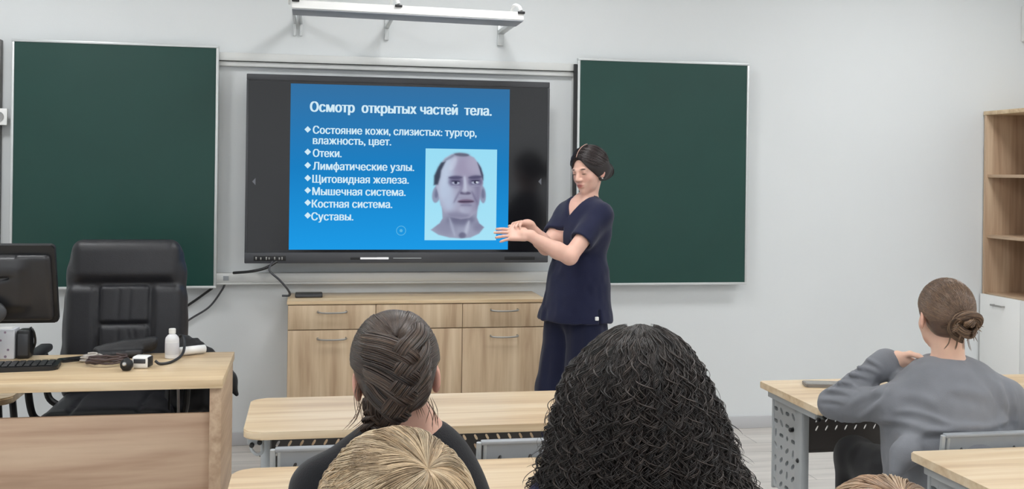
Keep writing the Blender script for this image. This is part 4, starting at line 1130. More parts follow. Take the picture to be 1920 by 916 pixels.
    for s in (-1, 1): Hf.ell(L(s * .064, -.030, -.010), (.020, .058, .044), HR, .03)
    Hf.cap(L(0, .100, .066), L(0, .085, -.080), .028, .116, .004, 'sub')
    for s in (-1, 1): Hf.ell(L(s * .084, .004, -.056), (.024, .028, .018), HR, .008, 'sub')
    hv, hf = Hf.mesh(1); P = [(hv, hf, np.repeat(np.array(S(34, 26, 27))[None, :3], len(hv), 0))]
    N = 420; s = np.where(np.arange(N) % 2, 1.0, -1.0); u = RNG.random(N)
    d0 = np.stack([s * .03, .88 - 1.03 * u, .56 + .46 * u], 1); d2 = np.stack([s * .15 * RNG.random(N), -np.ones(N), -.30 - .25 * RNG.random(N)], 1)
    d1 = np.stack([s * (1.3 + .2 * RNG.random(N)), .55 - 1.1 * u, .1 + .5 * u - .35 * (1 - u)], 1)
    D = bez(d0, d1, d2, 22); off = .0125 + .004 * np.sin(np.linspace(0, 3.1, 22))[None] + RNG.normal(0, .0012, (N, 1)) 
    pp = on_head(hc, HR, D, off); P.append(tubes_np(pp, taper(N, 22, .0016), 4, pp - hc, shade((40, 31, 31), N, .3)))
    N = 300; s = np.where(np.arange(N) % 2, 1.0, -1.0); u = RNG.random(N)
    d0 = np.stack([s * (.05 + 1.0 * u), .92 - .66 * u, .60 - .80 * u], 1); d2 = np.stack([s * .2 * RNG.random(N), -np.ones(N), -.40 - .3 * RNG.random(N)], 1)
    d1 = np.stack([s * (1.25 + .1 * RNG.random(N)), .25 - .45 * u, .30 - .75 * u], 1)
    pp = on_head(hc, HR, bez(d0, d1, d2, 20), .0135 + .003 * np.sin(np.linspace(0, 3.1, 20))[None] + RNG.normal(0, .001, (N, 1))); P.append(tubes_np(pp, taper(N, 20, .0014), 4, pp - hc, shade((40, 31, 31), N, .3)))
    pl = on_head(hc, HR, np.stack([np.zeros(24), np.linspace(.88, -.1, 24), np.linspace(.56, 1, 24)], 1), .0185)[None]; P.append(tubes_np(pl, np.full((1, 24), .0016), 6, pl - hc, np.array(S(200, 160, 145))[None, :3]))
    # knot loops
    N = 120; a = np.linspace(0, 2 * np.pi, 26)[None] + RNG.random((N, 1)) * 6; rr = .018 + .022 * RNG.random((N, 1)); tw = RNG.normal(0, .5, (N, 1))
    kp = np.stack([rr * 1.15 * np.cos(a), .030 * np.sqrt(np.clip(1 - (rr / .046) ** 2, .05, 1)) * np.sign(-1 + 0 * a) + .004 * np.sin(a + tw), rr * np.sin(a)], -1)
    kp = hc + (kp * 1.15 + np.array([0, -.114, -.034])) @ HR.T; P.append(tubes_np(kp, np.full((N, 26), .0017), 4, kp - hc, shade((40, 31, 31), N, .3)))
    base = np.array([pe[0], pe[1], 0])
    t = person('person in navy scrubs standing by the wall screen with one hand over the other', base, body, (226, 182, 164), (hc, HR),
           [('scrub_top', top, cloth('navy_scrub_cloth', (27, 31, 58))), ('trousers', tr, cloth('navy_trouser_cloth', (24, 28, 52))), ('shoe', shoes[0], M_whitep), ('shoe', shoes[1], M_whitep)], merge(P))
    # earring and a small badge on the hem pocket
    e_ = L(-.083, .006, -.050); b = BM(); lathe(b, [(.001, -.005), (.004, -.003), (.0055, 0), (.004, .003), (.001, .005)], 12, Matrix.Translation(Vector(e_ - base))); obj('earring', b, M_chrome, t)
    g = W(1119, 597, 5.27); b = BM(); box(b, tuple(g - base - .009), tuple(g - base + .009), .003); obj('hem_tag', b, M_whitep, t)
standing()

# ------------------------------------------------------------------ seated people
def seated(hc, HR, byaw, nb, sL, sR, arms, top_rgb, skin, h=.0055, hip_y=-.03, seat=.465, lean=0.0, neck_r=.05, top_fn=None, trousers=(30, 30, 34), collar=.066, hands=None, hipx=0.0, body_box=None):
    B = frame(byaw); rt, fw = B[:, 0], B[:, 1]; up = np.array([0, 0, 1.0])
    pe = np.array([nb[0] + hipx, nb[1] + hip_y, seat + .10])
    ch = nb * .68 + pe * .32 + fw * .015; wa = nb * .3 + pe * .7
    hips = [pe - rt * .085, pe + rt * .085]; knees = [h_ + fw * .41 + up * -.0 + rt * s * .03 for h_, s in zip(hips, (-1, 1))]; ank = [np.array([k_[0], k_[1], .09]) + fw * .02 for k_ in knees]
    allp = np.array([hc, sL, sR, pe] + [p for a in arms for p in a] + knees + ank)
    F = Field(np.array([allp[:, 0].min() - .2, allp[:, 1].min() - .2, -.01]), np.array([allp[:, 0].max() + .2, allp[:, 1].max() + .22, hc[2] + .16]), h)
    L = add_head(F, hc, HR)
    F.cap(L(0, -.024, -.045), nb, neck_r - .002, neck_r + .004, .02); F.cap(nb, ch, .06, .09, .05)
    for s_ in (sL, sR): F.cap(nb - up * .015, s_, .044, .048, .05)
    F.ell(ch, (.150, .10, .17), B, .05); F.ell(wa, (.125, .095, .13), B, .05); F.ell(pe, (.165, .115, .11), B, .05)
    for s_, (e_, w_) in zip((sL, sR), arms):
        F.cap(s_, e_, .045, .037, .03); F.cap(e_, w_, .038, .025, .02)
    hands = hands or [dict(), dict()]
    for i, (e_, w_) in enumerate(arms):
        d = nrm(w_ - e_); hk = dict(d=d, n=-up, thumb=(rt if i == 0 else -rt), curls=(.25, .28, .3, .34, .3)); hk.update(hands[i])
        add_hand(F, w_ + d * .008, hk['d'], hk['n'], hk['thumb'], hk['curls'], .05, .98)
    for h_, k_, a_ in zip(hips, knees, ank):
        F.cap(h_, k_, .08, .055, .03); F.cap(k_, a_, .055, .036, .03); F.cap(a_, a_ + fw * .13 - up * .048, .034, .026, .02)
    body = F.mesh(1)
    tops = np.array([nb, sL, sR, pe] + [p for a in arms for p in a])
    T = Field(np.array([tops[:, 0].min() - .22, tops[:, 1].min() - .22, pe[2] - .16]), np.array([tops[:, 0].max() + .22, tops[:, 1].max() + .22, tops[:, 2].max() + .14]), h)
    for s_ in (sL, sR): T.cap(nb - up * .03, s_ - up * .002, .052, .060, .05)
    T.ell(ch, (.172, .118, .19), B, .06); T.ell(wa, (.155, .122, .16), B, .08); T.ell(pe, (.178, .132, .10), B, .06)
    for s_, (e_, w_) in zip((sL, sR), arms):
        d = nrm(w_ - e_); T.cap(s_, e_, .062, .050, .03); T.cap(e_, w_ - d * .01, .050, .036, .025)
    T.cap(nb + up * .005, nb + up * .16, collar, collar + .02, .012, 'sub')
    for e_, w_ in arms:
        d = nrm(w_ - e_); T.cap(w_ - d * .03, w_ + d * .06, .028, .030, .004, 'sub'); cut(T, w_ - d * .002, d, .07, .07)
    if top_fn: top_fn(T, dict(ch=ch, wa=wa, pe=pe, nb=nb, rt=rt, fw=fw, up=up))
    top = T.mesh(1)
    Q = Field(np.array([allp[:, 0].min() - .2, pe[1] - .22, .03]), np.array([allp[:, 0].max() + .2, max(k_[1] for k_ in knees) + .2, pe[2] + .16]), .009)
    Q.ell(pe - up * .01, (.175, .125, .105), B, .03)
    for h_, k_, a_ in zip(hips, knees, ank): Q.chain([h_, k_, a_], [.092, .07, .055], .03)
    cut(Q, np.array([pe[0], pe[1] + .2, .075]), -up, .6, .1)
    shoes = [shoe(a_, fw) for a_ in ank]
    return dict(body=body, top=top, tr=ruffle(Q.mesh(1), .004, (20, 20, 20)), sh=shoes, L=L, base=np.array([pe[0], pe[1], 0]), pe=pe)

M_shoe = mat('shoe_dark', S(40, 40, 44), .5)
UP = np.array([0, 0, 1.0])

# --- person with the braid
def braid_person():
    hc = W(742, 699, 2.13); HR = frame(-2, -8, -5)
    nb = W(762, 815, 2.19); sL = W(606, 913, 2.17); sR = W(872, 992, 2.20)
    arms = [(sL + np.array([-.03, .06, -.25]), np.array([sL[0] + .08, 2.36, .69])), (sR + np.array([.03, .06, -.23]), np.array([sR[0] - .08, 2.36, .69]))]
    p = seated(hc, HR, 0, nb, sL, sR, arms, None, (214, 166, 146), h=.005, hip_y=-.06, neck_r=.048)
    Hf, L = cap_field(hc, HR, .012, h=.0045, nape=-.075)
    hv, hf = Hf.mesh(1); P = [(hv, hf, np.repeat(np.array(S(40, 31, 27))[None, :3], len(hv), 0))]
    back = lambda x, z, o: on_head(hc, HR, np.stack([x / (R0[0] + .012), -np.sqrt(np.clip(1.0 - (x / (R0[0] + .012)) ** 2 - ((z - C0[2]) / (R0[2] + .012)) ** 2, .0, 1)), (z - C0[2]) / (R0[2] + .012)], -1), o)
    # smooth strands drawn from the hairline to the plait
    N = 2600; s = RNG.choice([-1.0, 1.0], N); u = RNG.random(N)
    d0 = np.stack([s * (.15 + .9 * u), .75 - .65 * u + .15 * RNG.random(N), .75 - .75 * u], 1)
    d1 = np.stack([s * (.55 + .5 * u) * (1 + .1 * RNG.random(N)), -.15 - .5 * u, .95 - .95 * u], 1)
    d2 = np.stack([.02 + s * (.03 + .10 * RNG.random(N)), -np.ones(N), .62 - 1.05 * u + .08 * RNG.normal(size=N)], 1)
    D = bez(d0, d1, d2, 20); off = .0128 + .005 * np.sin(np.linspace(0, np.pi, 20))[None] * RNG.random((N, 1)) + np.linspace(0, .004, 20)[None]
    pp = on_head(hc, HR, D, off); P.append(tubes_np(pp, taper(N, 20, .0009), 4, pp - hc, shade((50, 40, 35), N, .32, (84, 67, 55))))
    N = 700; s = RNG.choice([-1.0, 1.0], N); u = RNG.random(N)
    d0 = np.stack([s * (.1 + .72 * u), -.95 + .45 * u, -.98 + .2 * u + .06 * RNG.normal(size=N)], 1); d2 = np.stack([-.12 + .12 * RNG.normal(size=N), -np.ones(N), -.35 + .15 * RNG.normal(size=N)], 1); d1 = (d0 + d2) / 2 + np.stack([s * .25 * u, np.zeros(N), .1 * u], 1)
    pp = on_head(hc, HR, bez(d0, d1, d2, 14), .010 + .012 * np.minimum(1, np.linspace(0, 2.2, 14))[None] + .003 * RNG.random((N, 1))); P.append(tubes_np(pp, taper(N, 14, .0009), 4, pp - hc, shade((52, 41, 36), N, .32, (90, 72, 58))))
    N = 1000; u = RNG.uniform(-1, 1, N)
    d0 = np.stack([.75 * u, .85 - .2 * np.abs(u), .72 - .1 * np.abs(u)], 1); d1 = np.stack([.75 * u, -.15 + 0 * u, 1.25 - .25 * np.abs(u)], 1); d2 = np.stack([.05 + .12 * u, -np.ones(N), .55 + .25 * RNG.random(N)], 1)
    pp = on_head(hc, HR, bez(d0, d1, d2, 20), .0138 + .003 * RNG.random((N, 1)) * np.ones((1, 20))); P.append(tubes_np(pp, taper(N, 20, .0010), 4, pp - hc, shade((52, 42, 38), N, .28, (88, 72, 62))))
    # plaited sections: bundles swept from both sides into the middle, one over the other
    def bundle(ctrl, rad, n=26, m=18, flat=.55, rgb=(56, 44, 38), tw=1.2):
        c = np.array(spline(ctrl, 5)); k = len(c); T = np.gradient(c, axis=0); T /= np.linalg.norm(T, axis=1, keepdims=True)
        O = c - hc; O /= np.linalg.norm(O, axis=1, keepdims=True); Bn = np.cross(T, O); Bn /= np.linalg.norm(Bn, axis=1, keepdims=True); O = np.cross(Bn, T)
        a = RNG.random(n) * 2 * np.pi; q = np.sqrt(RNG.random(n)) * .9 + .1; tt = np.linspace(0, 1, k)
        env = rad * np.clip(np.minimum(tt / .3 + .12, (1 - tt) / .25 + .35), 0, 1)
        ph = a[:, None] + tw * tt[None]
        path = c[None] + (q[:, None] * env[None])[..., None] * (np.cos(ph)[..., None] * Bn[None] + flat * np.sin(ph)[..., None] * O[None])
        P.append(tubes_np(path, np.full((n, k), .0013) * np.clip(env / rad, .4, 1)[None], 4, np.broadcast_to(O[None], path.shape), shade(rgb, n, .3, (92, 72, 58))))
    zs = np.linspace(.060, -.048, 5)
    cx = [.012, .010, .004, -.008, -.018]
    for i, z in enumerate(zs):
        w_ = .070 - .001 * i
        for s in (1, -1):
            z_ = z - (.010 if s < 0 else 0); c_ = cx[i]
            xs = np.array([s * w_ * .98, s * w_ * .72, c_ + s * .024, c_ - s * .004, c_ - s * .016]); zz = np.array([z_ + .030, z_ + .022, z_ + .004, z_ - .018, z_ - .036])
            oo = np.array([.012, .017, .030, .046, .022])
            g = back(xs, zz, oo); bundle(list(g),  .0190 + .0006 * i, 220, rgb=(40, 31, 27) if (i + (s > 0)) % 2 else (54, 43, 37))
    # free end of the plait, hanging to the left of the nape
    c0 = back(np.array([-.018]), np.array([-.052]), .022)[0]
    line = np.array(spline([c0, W(716, 752, 2.06), W(704, 774, 2.075), W(700, 792, 2.085), W(697, 815, 2.09), W(696, 845, 2.09)], 10)); k = len(line)
    tt = np.linspace(0, 1, k); xax = HR[:, 0]; yax = -HR[:, 1]
    for j in range(3):
        ph = tt * 13 + j * 2 * np.pi / 3
        c = line + (np.sin(ph) * .014)[:, None] * xax + (np.sin(2 * ph) * .007)[:, None] * yax
        n = 90; a = RNG.random(n) * 6.28; q = np.sqrt(RNG.random(n)) * .0105
        path = c[None] + (q * np.cos(a))[:, None, None] * xax + (q * np.sin(a))[:, None, None] * yax
        P.append(tubes_np(path, np.full((n, k), .0012), 4, None, shade((54, 43, 37), n, .3, (86, 68, 56))))
    # loose wisps
    for (x0, y0), (x1, y1), (x2, y2) in (((672, 715), (668, 745), (676, 790)), ((680, 745), (668, 780), (650, 800)), ((690, 755), (684, 790), (664, 812)), ((770, 740), (782, 755), (792, 780)), ((806, 745), (812, 770), (808, 800)), ((800, 750), (814, 775), (818, 800))):
        n = 5; c = np.array(spline([W(x0, y0, 2.09), W(x1, y1, 2.08), W(x2, y2, 2.09)], 8)); path = c[None] + RNG.normal(0, .0018, (n, 1, 3)) * (1 + np.arange(len(c))[None, :, None] * .12)
        P.append(tubes_np(path, taper(n, len(c), .0007), 4, None, shade((110, 88, 70), n, .2)))
    person('person with a dark braid and black top, seated before the low cabinet', p['base'], p['body'], (216, 170, 150), (hc, HR),
           [('black_top', ruffle(p['top'], .004, (14, 14, 9)), cloth('black_knit', (24, 24, 28))), ('trousers', p['tr'], cloth('dark_trousers', (36, 38, 46))), ('shoe', p['sh'][0], M_shoe), ('shoe', p['sh'][1], M_shoe)], merge(P))
braid_person()

# --- person with long curls
def curly_person():
    hc = W(1196, 730, 2.02); HR = frame(4, -4, 0)
    nb = hc + np.array([0, -.03, -.165]); sL = nb + np.array([-.158, .02, -.058]); sR = nb + np.array([.150, 0.03, -.065])
    arms = [(sL + np.array([-.04, .14, -.21]), np.array([sL[0] + .05, 2.36, .69])), (sR + np.array([.04, .10, -.23]), np.array([sR[0] - .05, 2.36, .69]))]
    p = seated(hc, HR, 3, nb, sL, sR, arms, None, (206, 160, 138), h=.007, hip_y=-.03)
    # outline of the hair: half widths at heights taken over the head and shoulders
    ax = W(1196, 700, 1.99); right = np.array([CS, -SN, 0]); back = -np.array([SN, CS, 0])
    zz = np.array([1.287, 1.278, 1.262, 1.235, 1.205, 1.175, 1.14, 1.10, 1.06, 1.02, .97, .92, .86])
    hw = np.array([.012, .048, .074, .098, .118, .130, .141, .152, .163, .176, .200, .222, .225])
    cx = np.array([.005, .004, .002, .0, -.004, -.004, .0, .002, .004, .008, .016, .02, .02])
    def env(z, ph):
        """outline point; ph = 0 at the back, +-90 deg at the sides"""
        h_ = np.interp(-z, -zz, hw); c_ = np.interp(-z, -zz, cx); dp = h_ * np.interp(-z, -zz, np.array([1, 1, 1, .98, .95, .92, .88, .82, .76, .7, .64, .6, .6]))
        return h_, c_, dp
    P = []
    Hf = Field(ax + np.array([-.32, -.32, -.30]), ax + np.array([.32, .32, .24]), .007)
    for z in np.linspace(1.246, .90, 18):
        h_, c_, dp = env(z, 0); cc = np.array([ax[0], ax[1], 0]) + right * c_ + UP * z - back * .0
        Hf.ell(cc + back * (-.01 + .02 * (1.25 - z)), (h_ * .84, dp * .80, .035), np.stack([right, back, UP], 1) * np.array([1, 1, 1]), .03)
    Hf.ell(hc + HR @ np.array([0, .115, -.055]), (.072, .10, .13), HR, .02, 'sub')
    hv, hf = Hf.mesh(2); n_ = vnormals(hv, hf); hv = hv + n_ * (vnoise(hv * 60) * .006 + vnoise(hv * 130) * .004)[:, None]
    P.append((hv, hf, np.repeat(np.array(S(22, 19, 19))[None, :3], len(hv), 0)))
    def curls(N, M, lay, rad, rr, fly=0.0, seed_lo=-1.0, zend=(.86, 1.15), zst=1.283, strands=1):
        ph = RNG.uniform(-2.35, 2.35, N); t = np.linspace(0, 1, M)
        z0 = zst - RNG.random(N) ** 1.4 * .30; z1 = np.minimum(RNG.uniform(zend[0], zend[1], N), z0 - .10)
        z = z0[:, None] + (z1 - z0)[:, None] * t[None]
        ph_ = ph[:, None] + RNG.normal(0, .10, (N, 1)) * t[None]
        h_, c_, dp = env(z, ph_); lv = RNG.uniform(lay[0], lay[1], (N, 1)) + fly * RNG.random((N, 1)) * t[None] ** 2
        cen = np.array([ax[0], ax[1], 0])[None, None] + right * c_[..., None] + UP * z[..., None]
        rad_dir = right * np.sin(ph_)[..., None] + back * np.cos(ph_)[..., None]
        pt = cen + right * (h_ * lv * np.sin(ph_))[..., None] + back * (dp * lv * np.cos(ph_))[..., None]
        tan = np.cross(UP, rad_dir)
        wl = RNG.uniform(.030, .048, (N, 1)); amp = (rad * RNG.uniform(.6, 1.4, (N, 1))) * np.minimum(1, .25 + t * 2.2)[None]
        a0 = RNG.random((N, 1)) * 6.28 + 2 * np.pi * (z0[:, None] - z) / wl * RNG.choice([-1, 1], (N, 1)); cl = shade((31, 27, 26), N, .4, (66, 57, 52))
        for j in range(strands):
            a = a0 + j * .26; am = amp * (1 + .10 * (j - 1)) 
            q = pt + tan * (am * np.cos(a))[..., None] + rad_dir * (am * .8 * np.sin(a))[..., None] + UP * (.002 * j)
            r_ = taper(N, M, 1.0, .1, .12) * rr * RNG.uniform(.7, 1.3, (N, 1))
            P.append(tubes_np(q, r_, 4, rad_dir, cl * RNG.uniform(.8, 1.25, (N, 1))))
    curls(800, 64, (.78, .98), .0062, .0014, strands=4)
    curls(380, 64, (.93, 1.03), .0075, .0013, .05, strands=4)
    curls(420, 64, (.98, 1.06), .0095, .0007, .18)
    curls(150, 64, (.99, 1.06), .0125, .0011, .10, strands=2)
    curls(500, 40, (1.0, 1.09), .006, .0004, .12, zend=(1.0, 1.2))
    # fine hair over the crown
    N = 1100; d0 = np.stack([RNG.normal(0, .12, N), RNG.normal(.1, .3, N), np.ones(N)], 1); az = RNG.uniform(-3.14, 3.14, N)
    q = np.linspace(0, 1, 16)
    z = 1.2885 - .10 * q[None] ** 1.5 - .004 * RNG.random((N, 1)); h_, c_, dp = env(np.minimum(z, 1.279), 0); g_ = np.minimum(1, q * 3.2 + .02)[None]; h_ = h_ * g_; dp = dp * g_; a2 = az[:, None] + .25 * np.sin(q * 6 + RNG.random((N, 1)) * 6)
    pt = np.array([ax[0], ax[1], 0]) + right * (c_ + h_ * .98 * np.sin(a2))[..., None] + back * (dp * .98 * np.cos(a2))[..., None] + UP * (z + .003 * np.sin(q * 14 + RNG.random((N, 1)) * 6))[..., None]
    P.append(tubes_np(pt, taper(N, 16, .0014), 4, pt - hc, shade((40, 35, 33), N, .3)))
    person('person with long dark curly hair, seen from behind in the foreground', p['base'], p['body'], (206, 160, 138), (hc, HR),
           [('navy_top', ruffle(p['top'], .004, (12, 12, 9)), cloth('navy_knit', (36, 38, 72))), ('trousers', p['tr'], cloth('blue_trousers', (44, 50, 70))), ('shoe', p['sh'][0], M_shoe), ('shoe', p['sh'][1], M_shoe)], merge(P), M_hairb)
curly_person()

# --- short haired people seen from above the crown
def whorl_hair(hc, HR, wd, N, cols, length=1.75, off=.016, r=.00085, clump=22, h=.005, bias=None):
    Hf, L = cap_field(hc, HR, off - .005, h=h, nape=-.095)
    hv, hf = Hf.mesh(1); P = [(hv, hf, np.repeat(np.array(S(*cols[0]))[None, :3], len(hv), 0))]
    wd = nrm(wd); e1 = nrm(np.cross(wd, [0, 0, 1.0])); e2 = np.cross(e1, wd); M = 26
    for lay in range(3):
        K = N // clump // 3; cen = RNG.random(K) * 2 * np.pi
        phi = np.repeat(cen, clump) + RNG.normal(0, .13, K * clump); n = len(phi)
        th0 = np.repeat(RNG.random(K) ** 1.5 * 1.1, clump) + RNG.random(n) * .10 * RNG.random(n); th1 = th0 + length * (.45 + .4 * np.repeat(RNG.random(K), clump) + .1 * RNG.random(n))
        th1 = np.minimum(th1, 2.35)
        t = np.linspace(0, 1, M); th = th0[:, None] + (th1 - th0)[:, None] * t[None]
        sw = np.repeat(RNG.normal(.35, .16, K), clump)[:, None]
        ph = phi[:, None] + sw * (th - th0[:, None]) ** 1.1 + np.repeat(RNG.random(K) * .10, clump)[:, None] * np.sin(th * 6 + np.repeat(RNG.random(K) * 6, clump)[:, None])
        conv = np.repeat(cen, clump)[:, None] + sw * (th - th0[:, None]) ** 1.1
        ph = ph + (conv - ph) * (t[None] ** 3) * .55
        D = np.cos(th)[..., None] * wd + np.sin(th)[..., None] * (np.cos(ph)[..., None] * e1 + np.sin(ph)[..., None] * e2)
        lift = np.repeat(RNG.random(K), clump)[:, None] * .015 + RNG.random((n, 1)) * .002
        o = off * (.8 + .2 * np.minimum(1, (th - .0) / .6)) + lift * np.sin(np.pi * np.clip(t, 0, 1))[None] + .004 * (t[None] ** 2)
        pp = on_head(hc, HR, D, o)
        zl = (pp - hc) @ HR[:, 2]; fl = (pp - hc) @ HR[:, 1]
        ok = ~((fl > .075) & (zl < .035)).any(1)
        P.append(tubes_np(pp[ok], taper(n, M, r, .1, .3)[ok], 4, (pp - hc)[ok], (np.repeat(shade(cols[1], K, .26, cols[2]), clump, 0) * np.exp(RNG.normal(0, .14, (n, 1))))[ok].clip(0, 1)))
    return merge(P)

def blond_person():
    hc = W(741, 1015, 1.31); HR = frame(2, -14, 0)
    nb = hc + np.array([0, -.045, -.16]); sL = nb + np.array([-.17, -.01, -.06]); sR = nb + np.array([.17, -.01, -.06])
    arms = [(sL + np.array([-.05, .10, -.25]), sL + np.array([.04, .33, -.28])), (sR + np.array([.05, .10, -.25]), sR + np.array([-.04, .33, -.28]))]
    p = seated(hc, HR, 0, nb, sL, sR, arms, None, (216, 172, 150), h=.008, hip_y=.0)
    hv = whorl_hair(hc, HR, (.38, -.66, .66), 15000, ((136, 113, 88), (156, 132, 102), (204, 184, 154)), off=.013, r=.00062)
    M_hairl = hair_mat('blond_hair', .5)
    person('person with tousled blond hair, head back in the bottom foreground', p['base'], p['body'], (216, 172, 150), (hc, HR),
           [('dark_top', p['top'], cloth('dark_knit', (44, 46, 54))), ('trousers', p['tr'], cloth('dark_jeans', (44, 48, 62))), ('shoe', p['sh'][0], M_shoe), ('shoe', p['sh'][1], M_shoe)], hv, M_hairl)
blond_person()

def brown_person():
    hc = W(1660, 1086, 1.45); HR = frame(-4, -6, 0)
    nb = hc + np.array([0, -.04, -.165]); sL = nb + np.array([-.165, -.0, -.06]); sR = nb + np.array([.165, -.0, -.06])
    arms = [(sL + np.array([-.05, .10, -.25]), sL + np.array([.04, .33, -.26])), (sR + np.array([.05, .10, -.25]), sR + np.array([-.04, .33, -.26]))]
    p = seated(hc, HR, 0, nb, sL, sR, arms, None, (216, 172, 150), h=.009, hip_y=-.0)
    hv = whorl_hair(hc, HR, (.1, -.35, .93), 5000, ((104, 80, 62), (148, 118, 92), (186, 160, 132)))
    person('person with light brown hair, only the crown showing at the lower right', p['base'], p['body'], (216, 172, 150), (hc, HR),
           [('grey_top', p['top'], cloth('grey_knit', (96, 98, 104))), ('trousers', p['tr'], cloth('grey_jeans', (56, 60, 72))), ('shoe', p['sh'][0], M_shoe), ('shoe', p['sh'][1], M_shoe)], hv)
brown_person()

# --- person in grey at the right desk
def grey_person():
    hc = W(1771, 590, 3.47); HR = frame(-7, -4, 2)
    nb = W(1778, 713, 3.47); sL = W(1674, 757, 3.45); sR = W(1884, 748, 3.44)
    eL = W(1564, 757, 3.60); wL = W(1664, 676, 3.56)
    eR = W(1925, 850, 3.52); wR = W(1905, 900, 3.75)
    wR = np.array([2.42, 3.56, .80]); eR = W(1916, 842, 3.47)
    lf = np.array([-CS, SN, 0]); fwd = np.array([SN, CS, 0])
    def folds(T, k):
        up = k['up']
        T.chain([k['nb'] - up * .07, k['ch'], k['wa'], k['pe'] - up * .06], [.13, .16, .17, .175], .08)
        T.ell(k['ch'] - lf * .02 - up * .02, (.19, .125, .18), frame(-5), .05)
        for i, q in enumerate((.60, .70, .80, .90)):            # sleeve wrinkles at the elbow
            c = sL + (eL - sL) * q; d = nrm(eL - sL); T.cap(c + UP * .05 + lf * .0, c - UP * .05 - fwd * .02, .008, None, .014)
        for q in (.12, .24, .36, .50, .62):
            c = eL + (wL - eL) * q; d = nrm(wL - eL); s_ = nrm(np.cross(d, fwd)); T.cap(c + s_ * .044 - fwd * .02, c - s_ * .040 - fwd * .030, .0085, .006, .014)
        T.cap(eL + (wL - eL) * .86, wL + nrm(wL - eL) * .0, .046, .044, .02)
        T.chain([W(1715, 815, 3.36), W(1695, 850, 3.30), W(1680, 885, 3.28)], [.035, .028, .018], .05)
    p = seated(hc, HR, -3, nb, sL, sR, [(eL, wL), (eR, wR)], None, (226, 186, 164), h=.005, hip_y=-.03, hipx=-.02, top_fn=folds, collar=.070, neck_r=.050,
               hands=[dict(d=nrm(-lf * .75 + UP * -.35 - fwd * .2), n=nrm(-UP * .4 - fwd * .8 - lf * .2), thumb=UP, curls=(1.0, 1.0, 1.05, 1.05, .5)), dict()])
    # cloth folds across the back and the arm
    v, f = ruffle(p['top'], .005, (13, 13, 10), .0022, (38, 38, 30)); n = vnormals(v, f)
    q = v - np.array([0, 0, CAMH]); dz = q[:, 0] * SN + q[:, 1] * CS; xs = 960 + FPX * (q[:, 0] * CS - q[:, 1] * SN) / dz; ys = HOR + 11 - FPX * q[:, 2] / dz
    vis = np.clip(-(n[:, 0] * q[:, 0] + n[:, 1] * q[:, 1] + n[:, 2] * q[:, 2]) / np.linalg.norm(q, axis=1) * 2, 0, 1); dp = np.zeros(len(v))
    for x0, y0, x1, y1, am, sg in ((1650, 790, 1800, 808, .007, 7), (1690, 772, 1850, 800, .006, 6), (1730, 815, 1900, 790, .006, 7), (1680, 720, 1620, 790, .006, 6), (1665, 715, 1640, 740, .005, 5), (1876, 715, 1890, 800, .007, 6), (1855, 705, 1900, 770, .005, 6), (1900, 720, 1912, 800, .006, 6), (1600, 760, 1660, 735, .005, 6),
                                   (1545, 735, 1590, 742, .007, 4), (1555, 720, 1610, 728, .007, 4), (1572, 704, 1625, 712, .007, 4), (1590, 688, 1640, 700, .006, 4), (1610, 670, 1650, 690, .006, 4), (1550, 752, 1580, 760, .006, 4), (1700, 740, 1760, 760, .004, 9), (1790, 730, 1850, 745, .004, 9)):
        d = np.array([x1 - x0, y1 - y0], float); Ln = np.hypot(*d); d /= Ln
        a = (xs - x0) * d[0] + (ys - y0) * d[1]; b_ = -(xs - x0) * d[1] + (ys - y0) * d[0] + 5 * np.sin(a / 23.0)
        w = np.clip(np.minimum(a / 25, (Ln - a) / 25) + .5, 0, 1); dp += am * w * (np.exp(-(b_ / sg) ** 2) - .8 * np.exp(-((b_ - sg * 1.9) / sg) ** 2))
    p['top'] = (v + n * (dp * vis)[:, None], f)
    Hf, L = cap_field(hc, HR, .010, h=.0045, nape=-.070)
    hv, hf = Hf.mesh(1); P = [(hv, hf, np.repeat(np.array(S(88, 68, 56))[None, :3], len(hv), 0))]
    bd = nrm([.14, -1, -.52]); N = 1800; u = RNG.random(N); s = RNG.choice([-1.0, 1.0], N)
    d0 = np.stack([s * (.1 + .95 * u), .78 - .7 * u + .1 * RNG.random(N), .72 - .95 * u], 1); d2 = np.repeat(bd[None], N, 0) + RNG.normal(0, .10, (N, 3))
    d1 = (d0 + d2) * .5 + np.stack([s * .45 * u, np.zeros(N), .35 * (1 - u)], 1)
    D = bez(d0, d1, d2, 18); pp = on_head(hc, HR, D, .0108 + .002 * RNG.random((N, 1)) * np.ones((1, 18)))
    P.append(tubes_np(pp, taper(N, 18, .0009), 4, pp - hc, shade((92, 72, 58), N, .25, (128, 102, 80))))
    N = 700; u = RNG.random(N); s = RNG.choice([-1.0, 1.0], N)
    d0 = np.stack([s * (.1 + .72 * u), -1.0 + .5 * u, -1.0 + .2 * u], 1); d2 = np.repeat(bd[None], N, 0) + RNG.normal(0, .10, (N, 3)); pp = on_head(hc, HR, bez(d0, (d0 + d2) / 2 + np.stack([s * .15 * u, 0 * u, 0 * u], 1), d2, 12), .010 + .009 * np.minimum(1, np.linspace(0, 2.2, 12))[None] + .002 * RNG.random((N, 1))); P.append(tubes_np(pp, taper(N, 12, .0009), 4, pp - hc, shade((84, 64, 52), N, .25, (120, 96, 76))))
    bc = hc + HR @ (C0 + bd * (R0 + .034))
    by = nrm(bc - hc); bx = nrm(np.cross(by, UP)); bz = np.cross(bx, by)
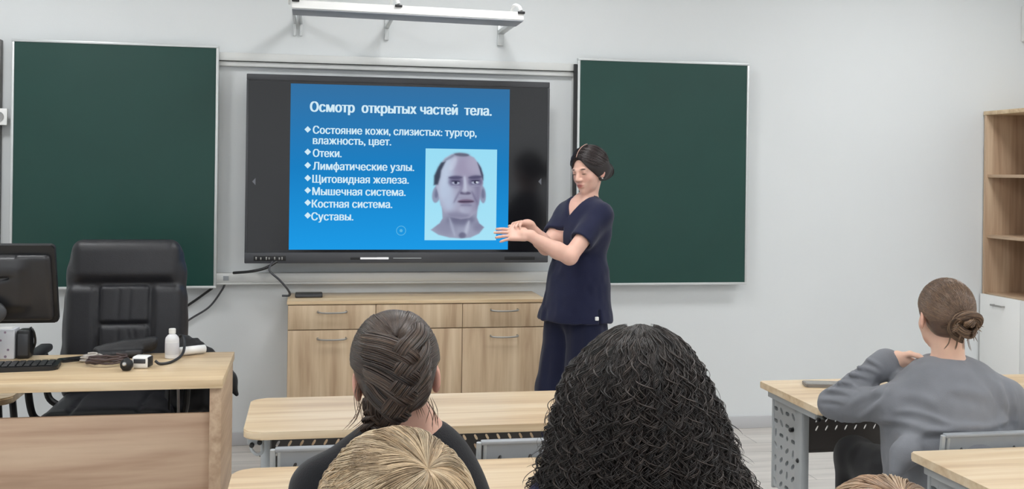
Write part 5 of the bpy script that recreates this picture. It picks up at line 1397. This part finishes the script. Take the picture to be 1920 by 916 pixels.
    for j in range(9):                                            # twisted rolls of the knot
        n = 80; M = 24; ph = j * 2.4; cr = .013 + .013 * (j % 3)
        t = np.linspace(0, 1, M); a = ph + t * (3.4 + .4 * (j % 2)); tilt = .5 * math.sin(j * 1.9)
        c = bc + bx * (cr * np.cos(a))[:, None] + bz * (cr * np.sin(a) * .95)[:, None] + by * (.017 * np.sin(a * 1.5 + j) + .014 * math.cos(j * 2.1) + tilt * .012)[:, None] + bx * (.010 * math.sin(j * 3.1)) + bz * (.010 * math.cos(j * 1.7))
        aa = RNG.random(n) * 6.28; q = np.sqrt(RNG.random(n)) * .0105; tw = aa[:, None] + t[None] * 3
        T = np.gradient(c, axis=0); T /= np.linalg.norm(T, axis=1, keepdims=True); Bn = np.cross(T, by); Bn /= np.linalg.norm(Bn, axis=1, keepdims=True) + 1e-9; O = np.cross(Bn, T)
        path = c[None] + (q[:, None] * np.cos(tw))[..., None] * Bn[None] + (q[:, None] * np.sin(tw))[..., None] * O[None]
        P.append(tubes_np(path, np.full((n, M), .0011), 4, np.broadcast_to(O[None], path.shape), shade((86, 66, 52), n, .28, (140, 112, 86))))
    for k in range(26):                                           # loose ends
        a = RNG.random() * 6.28; o = bx * math.cos(a) + bz * math.sin(a) * .9
        c = np.array(spline([bc + o * .02, bc + o * .036 + by * .006, bc + o * (.045 + .012 * RNG.random()) - UP * .008 + by * .01 * RNG.normal()], 6)); P.append(tubes_np(c[None], taper(1, len(c), .0014), 4, None, shade((118, 94, 74), 1, .2)))
    for dx in (-30, -8, 10, 24):
        c = np.array(spline([L(.01 + dx * .001, -.085, -.055), L(.012 + dx * .0012, -.08, -.085), L(.01 + dx * .0016, -.078, -.105)], 6)); P.append(tubes_np(np.repeat(c[None], 4, 0) + RNG.normal(0, .0015, (4, 1, 3)), taper(4, len(c), .0008), 4, None, shade((110, 86, 68), 4, .2)))
    t = person('person in a grey sweatshirt with a hair knot, leaning an elbow on the right desk', p['base'], p['body'], (228, 188, 166), (hc, HR),
           [('grey_sweatshirt', p['top'], cloth('grey_jersey', (122, 124, 130), .12)), ('trousers', p['tr'], cloth('black_trousers', (22, 22, 25))), ('shoe', p['sh'][0], M_shoe), ('shoe', p['sh'][1], M_shoe)], merge(P))
    # thin cord necklace
    pts = []
    for k in range(33):
        a = 2 * math.pi * k / 32; pts.append(nb + np.array([.064 * math.cos(a), .062 * math.sin(a) + .008, .012 + .012 * math.sin(a + math.pi) * -1 * .6 - .004]) - p['base'])
    obj('necklace', tube(BM(), pts, .0018, 6, False), mat('cord_brown', S(150, 108, 82), .5), t)
grey_person()
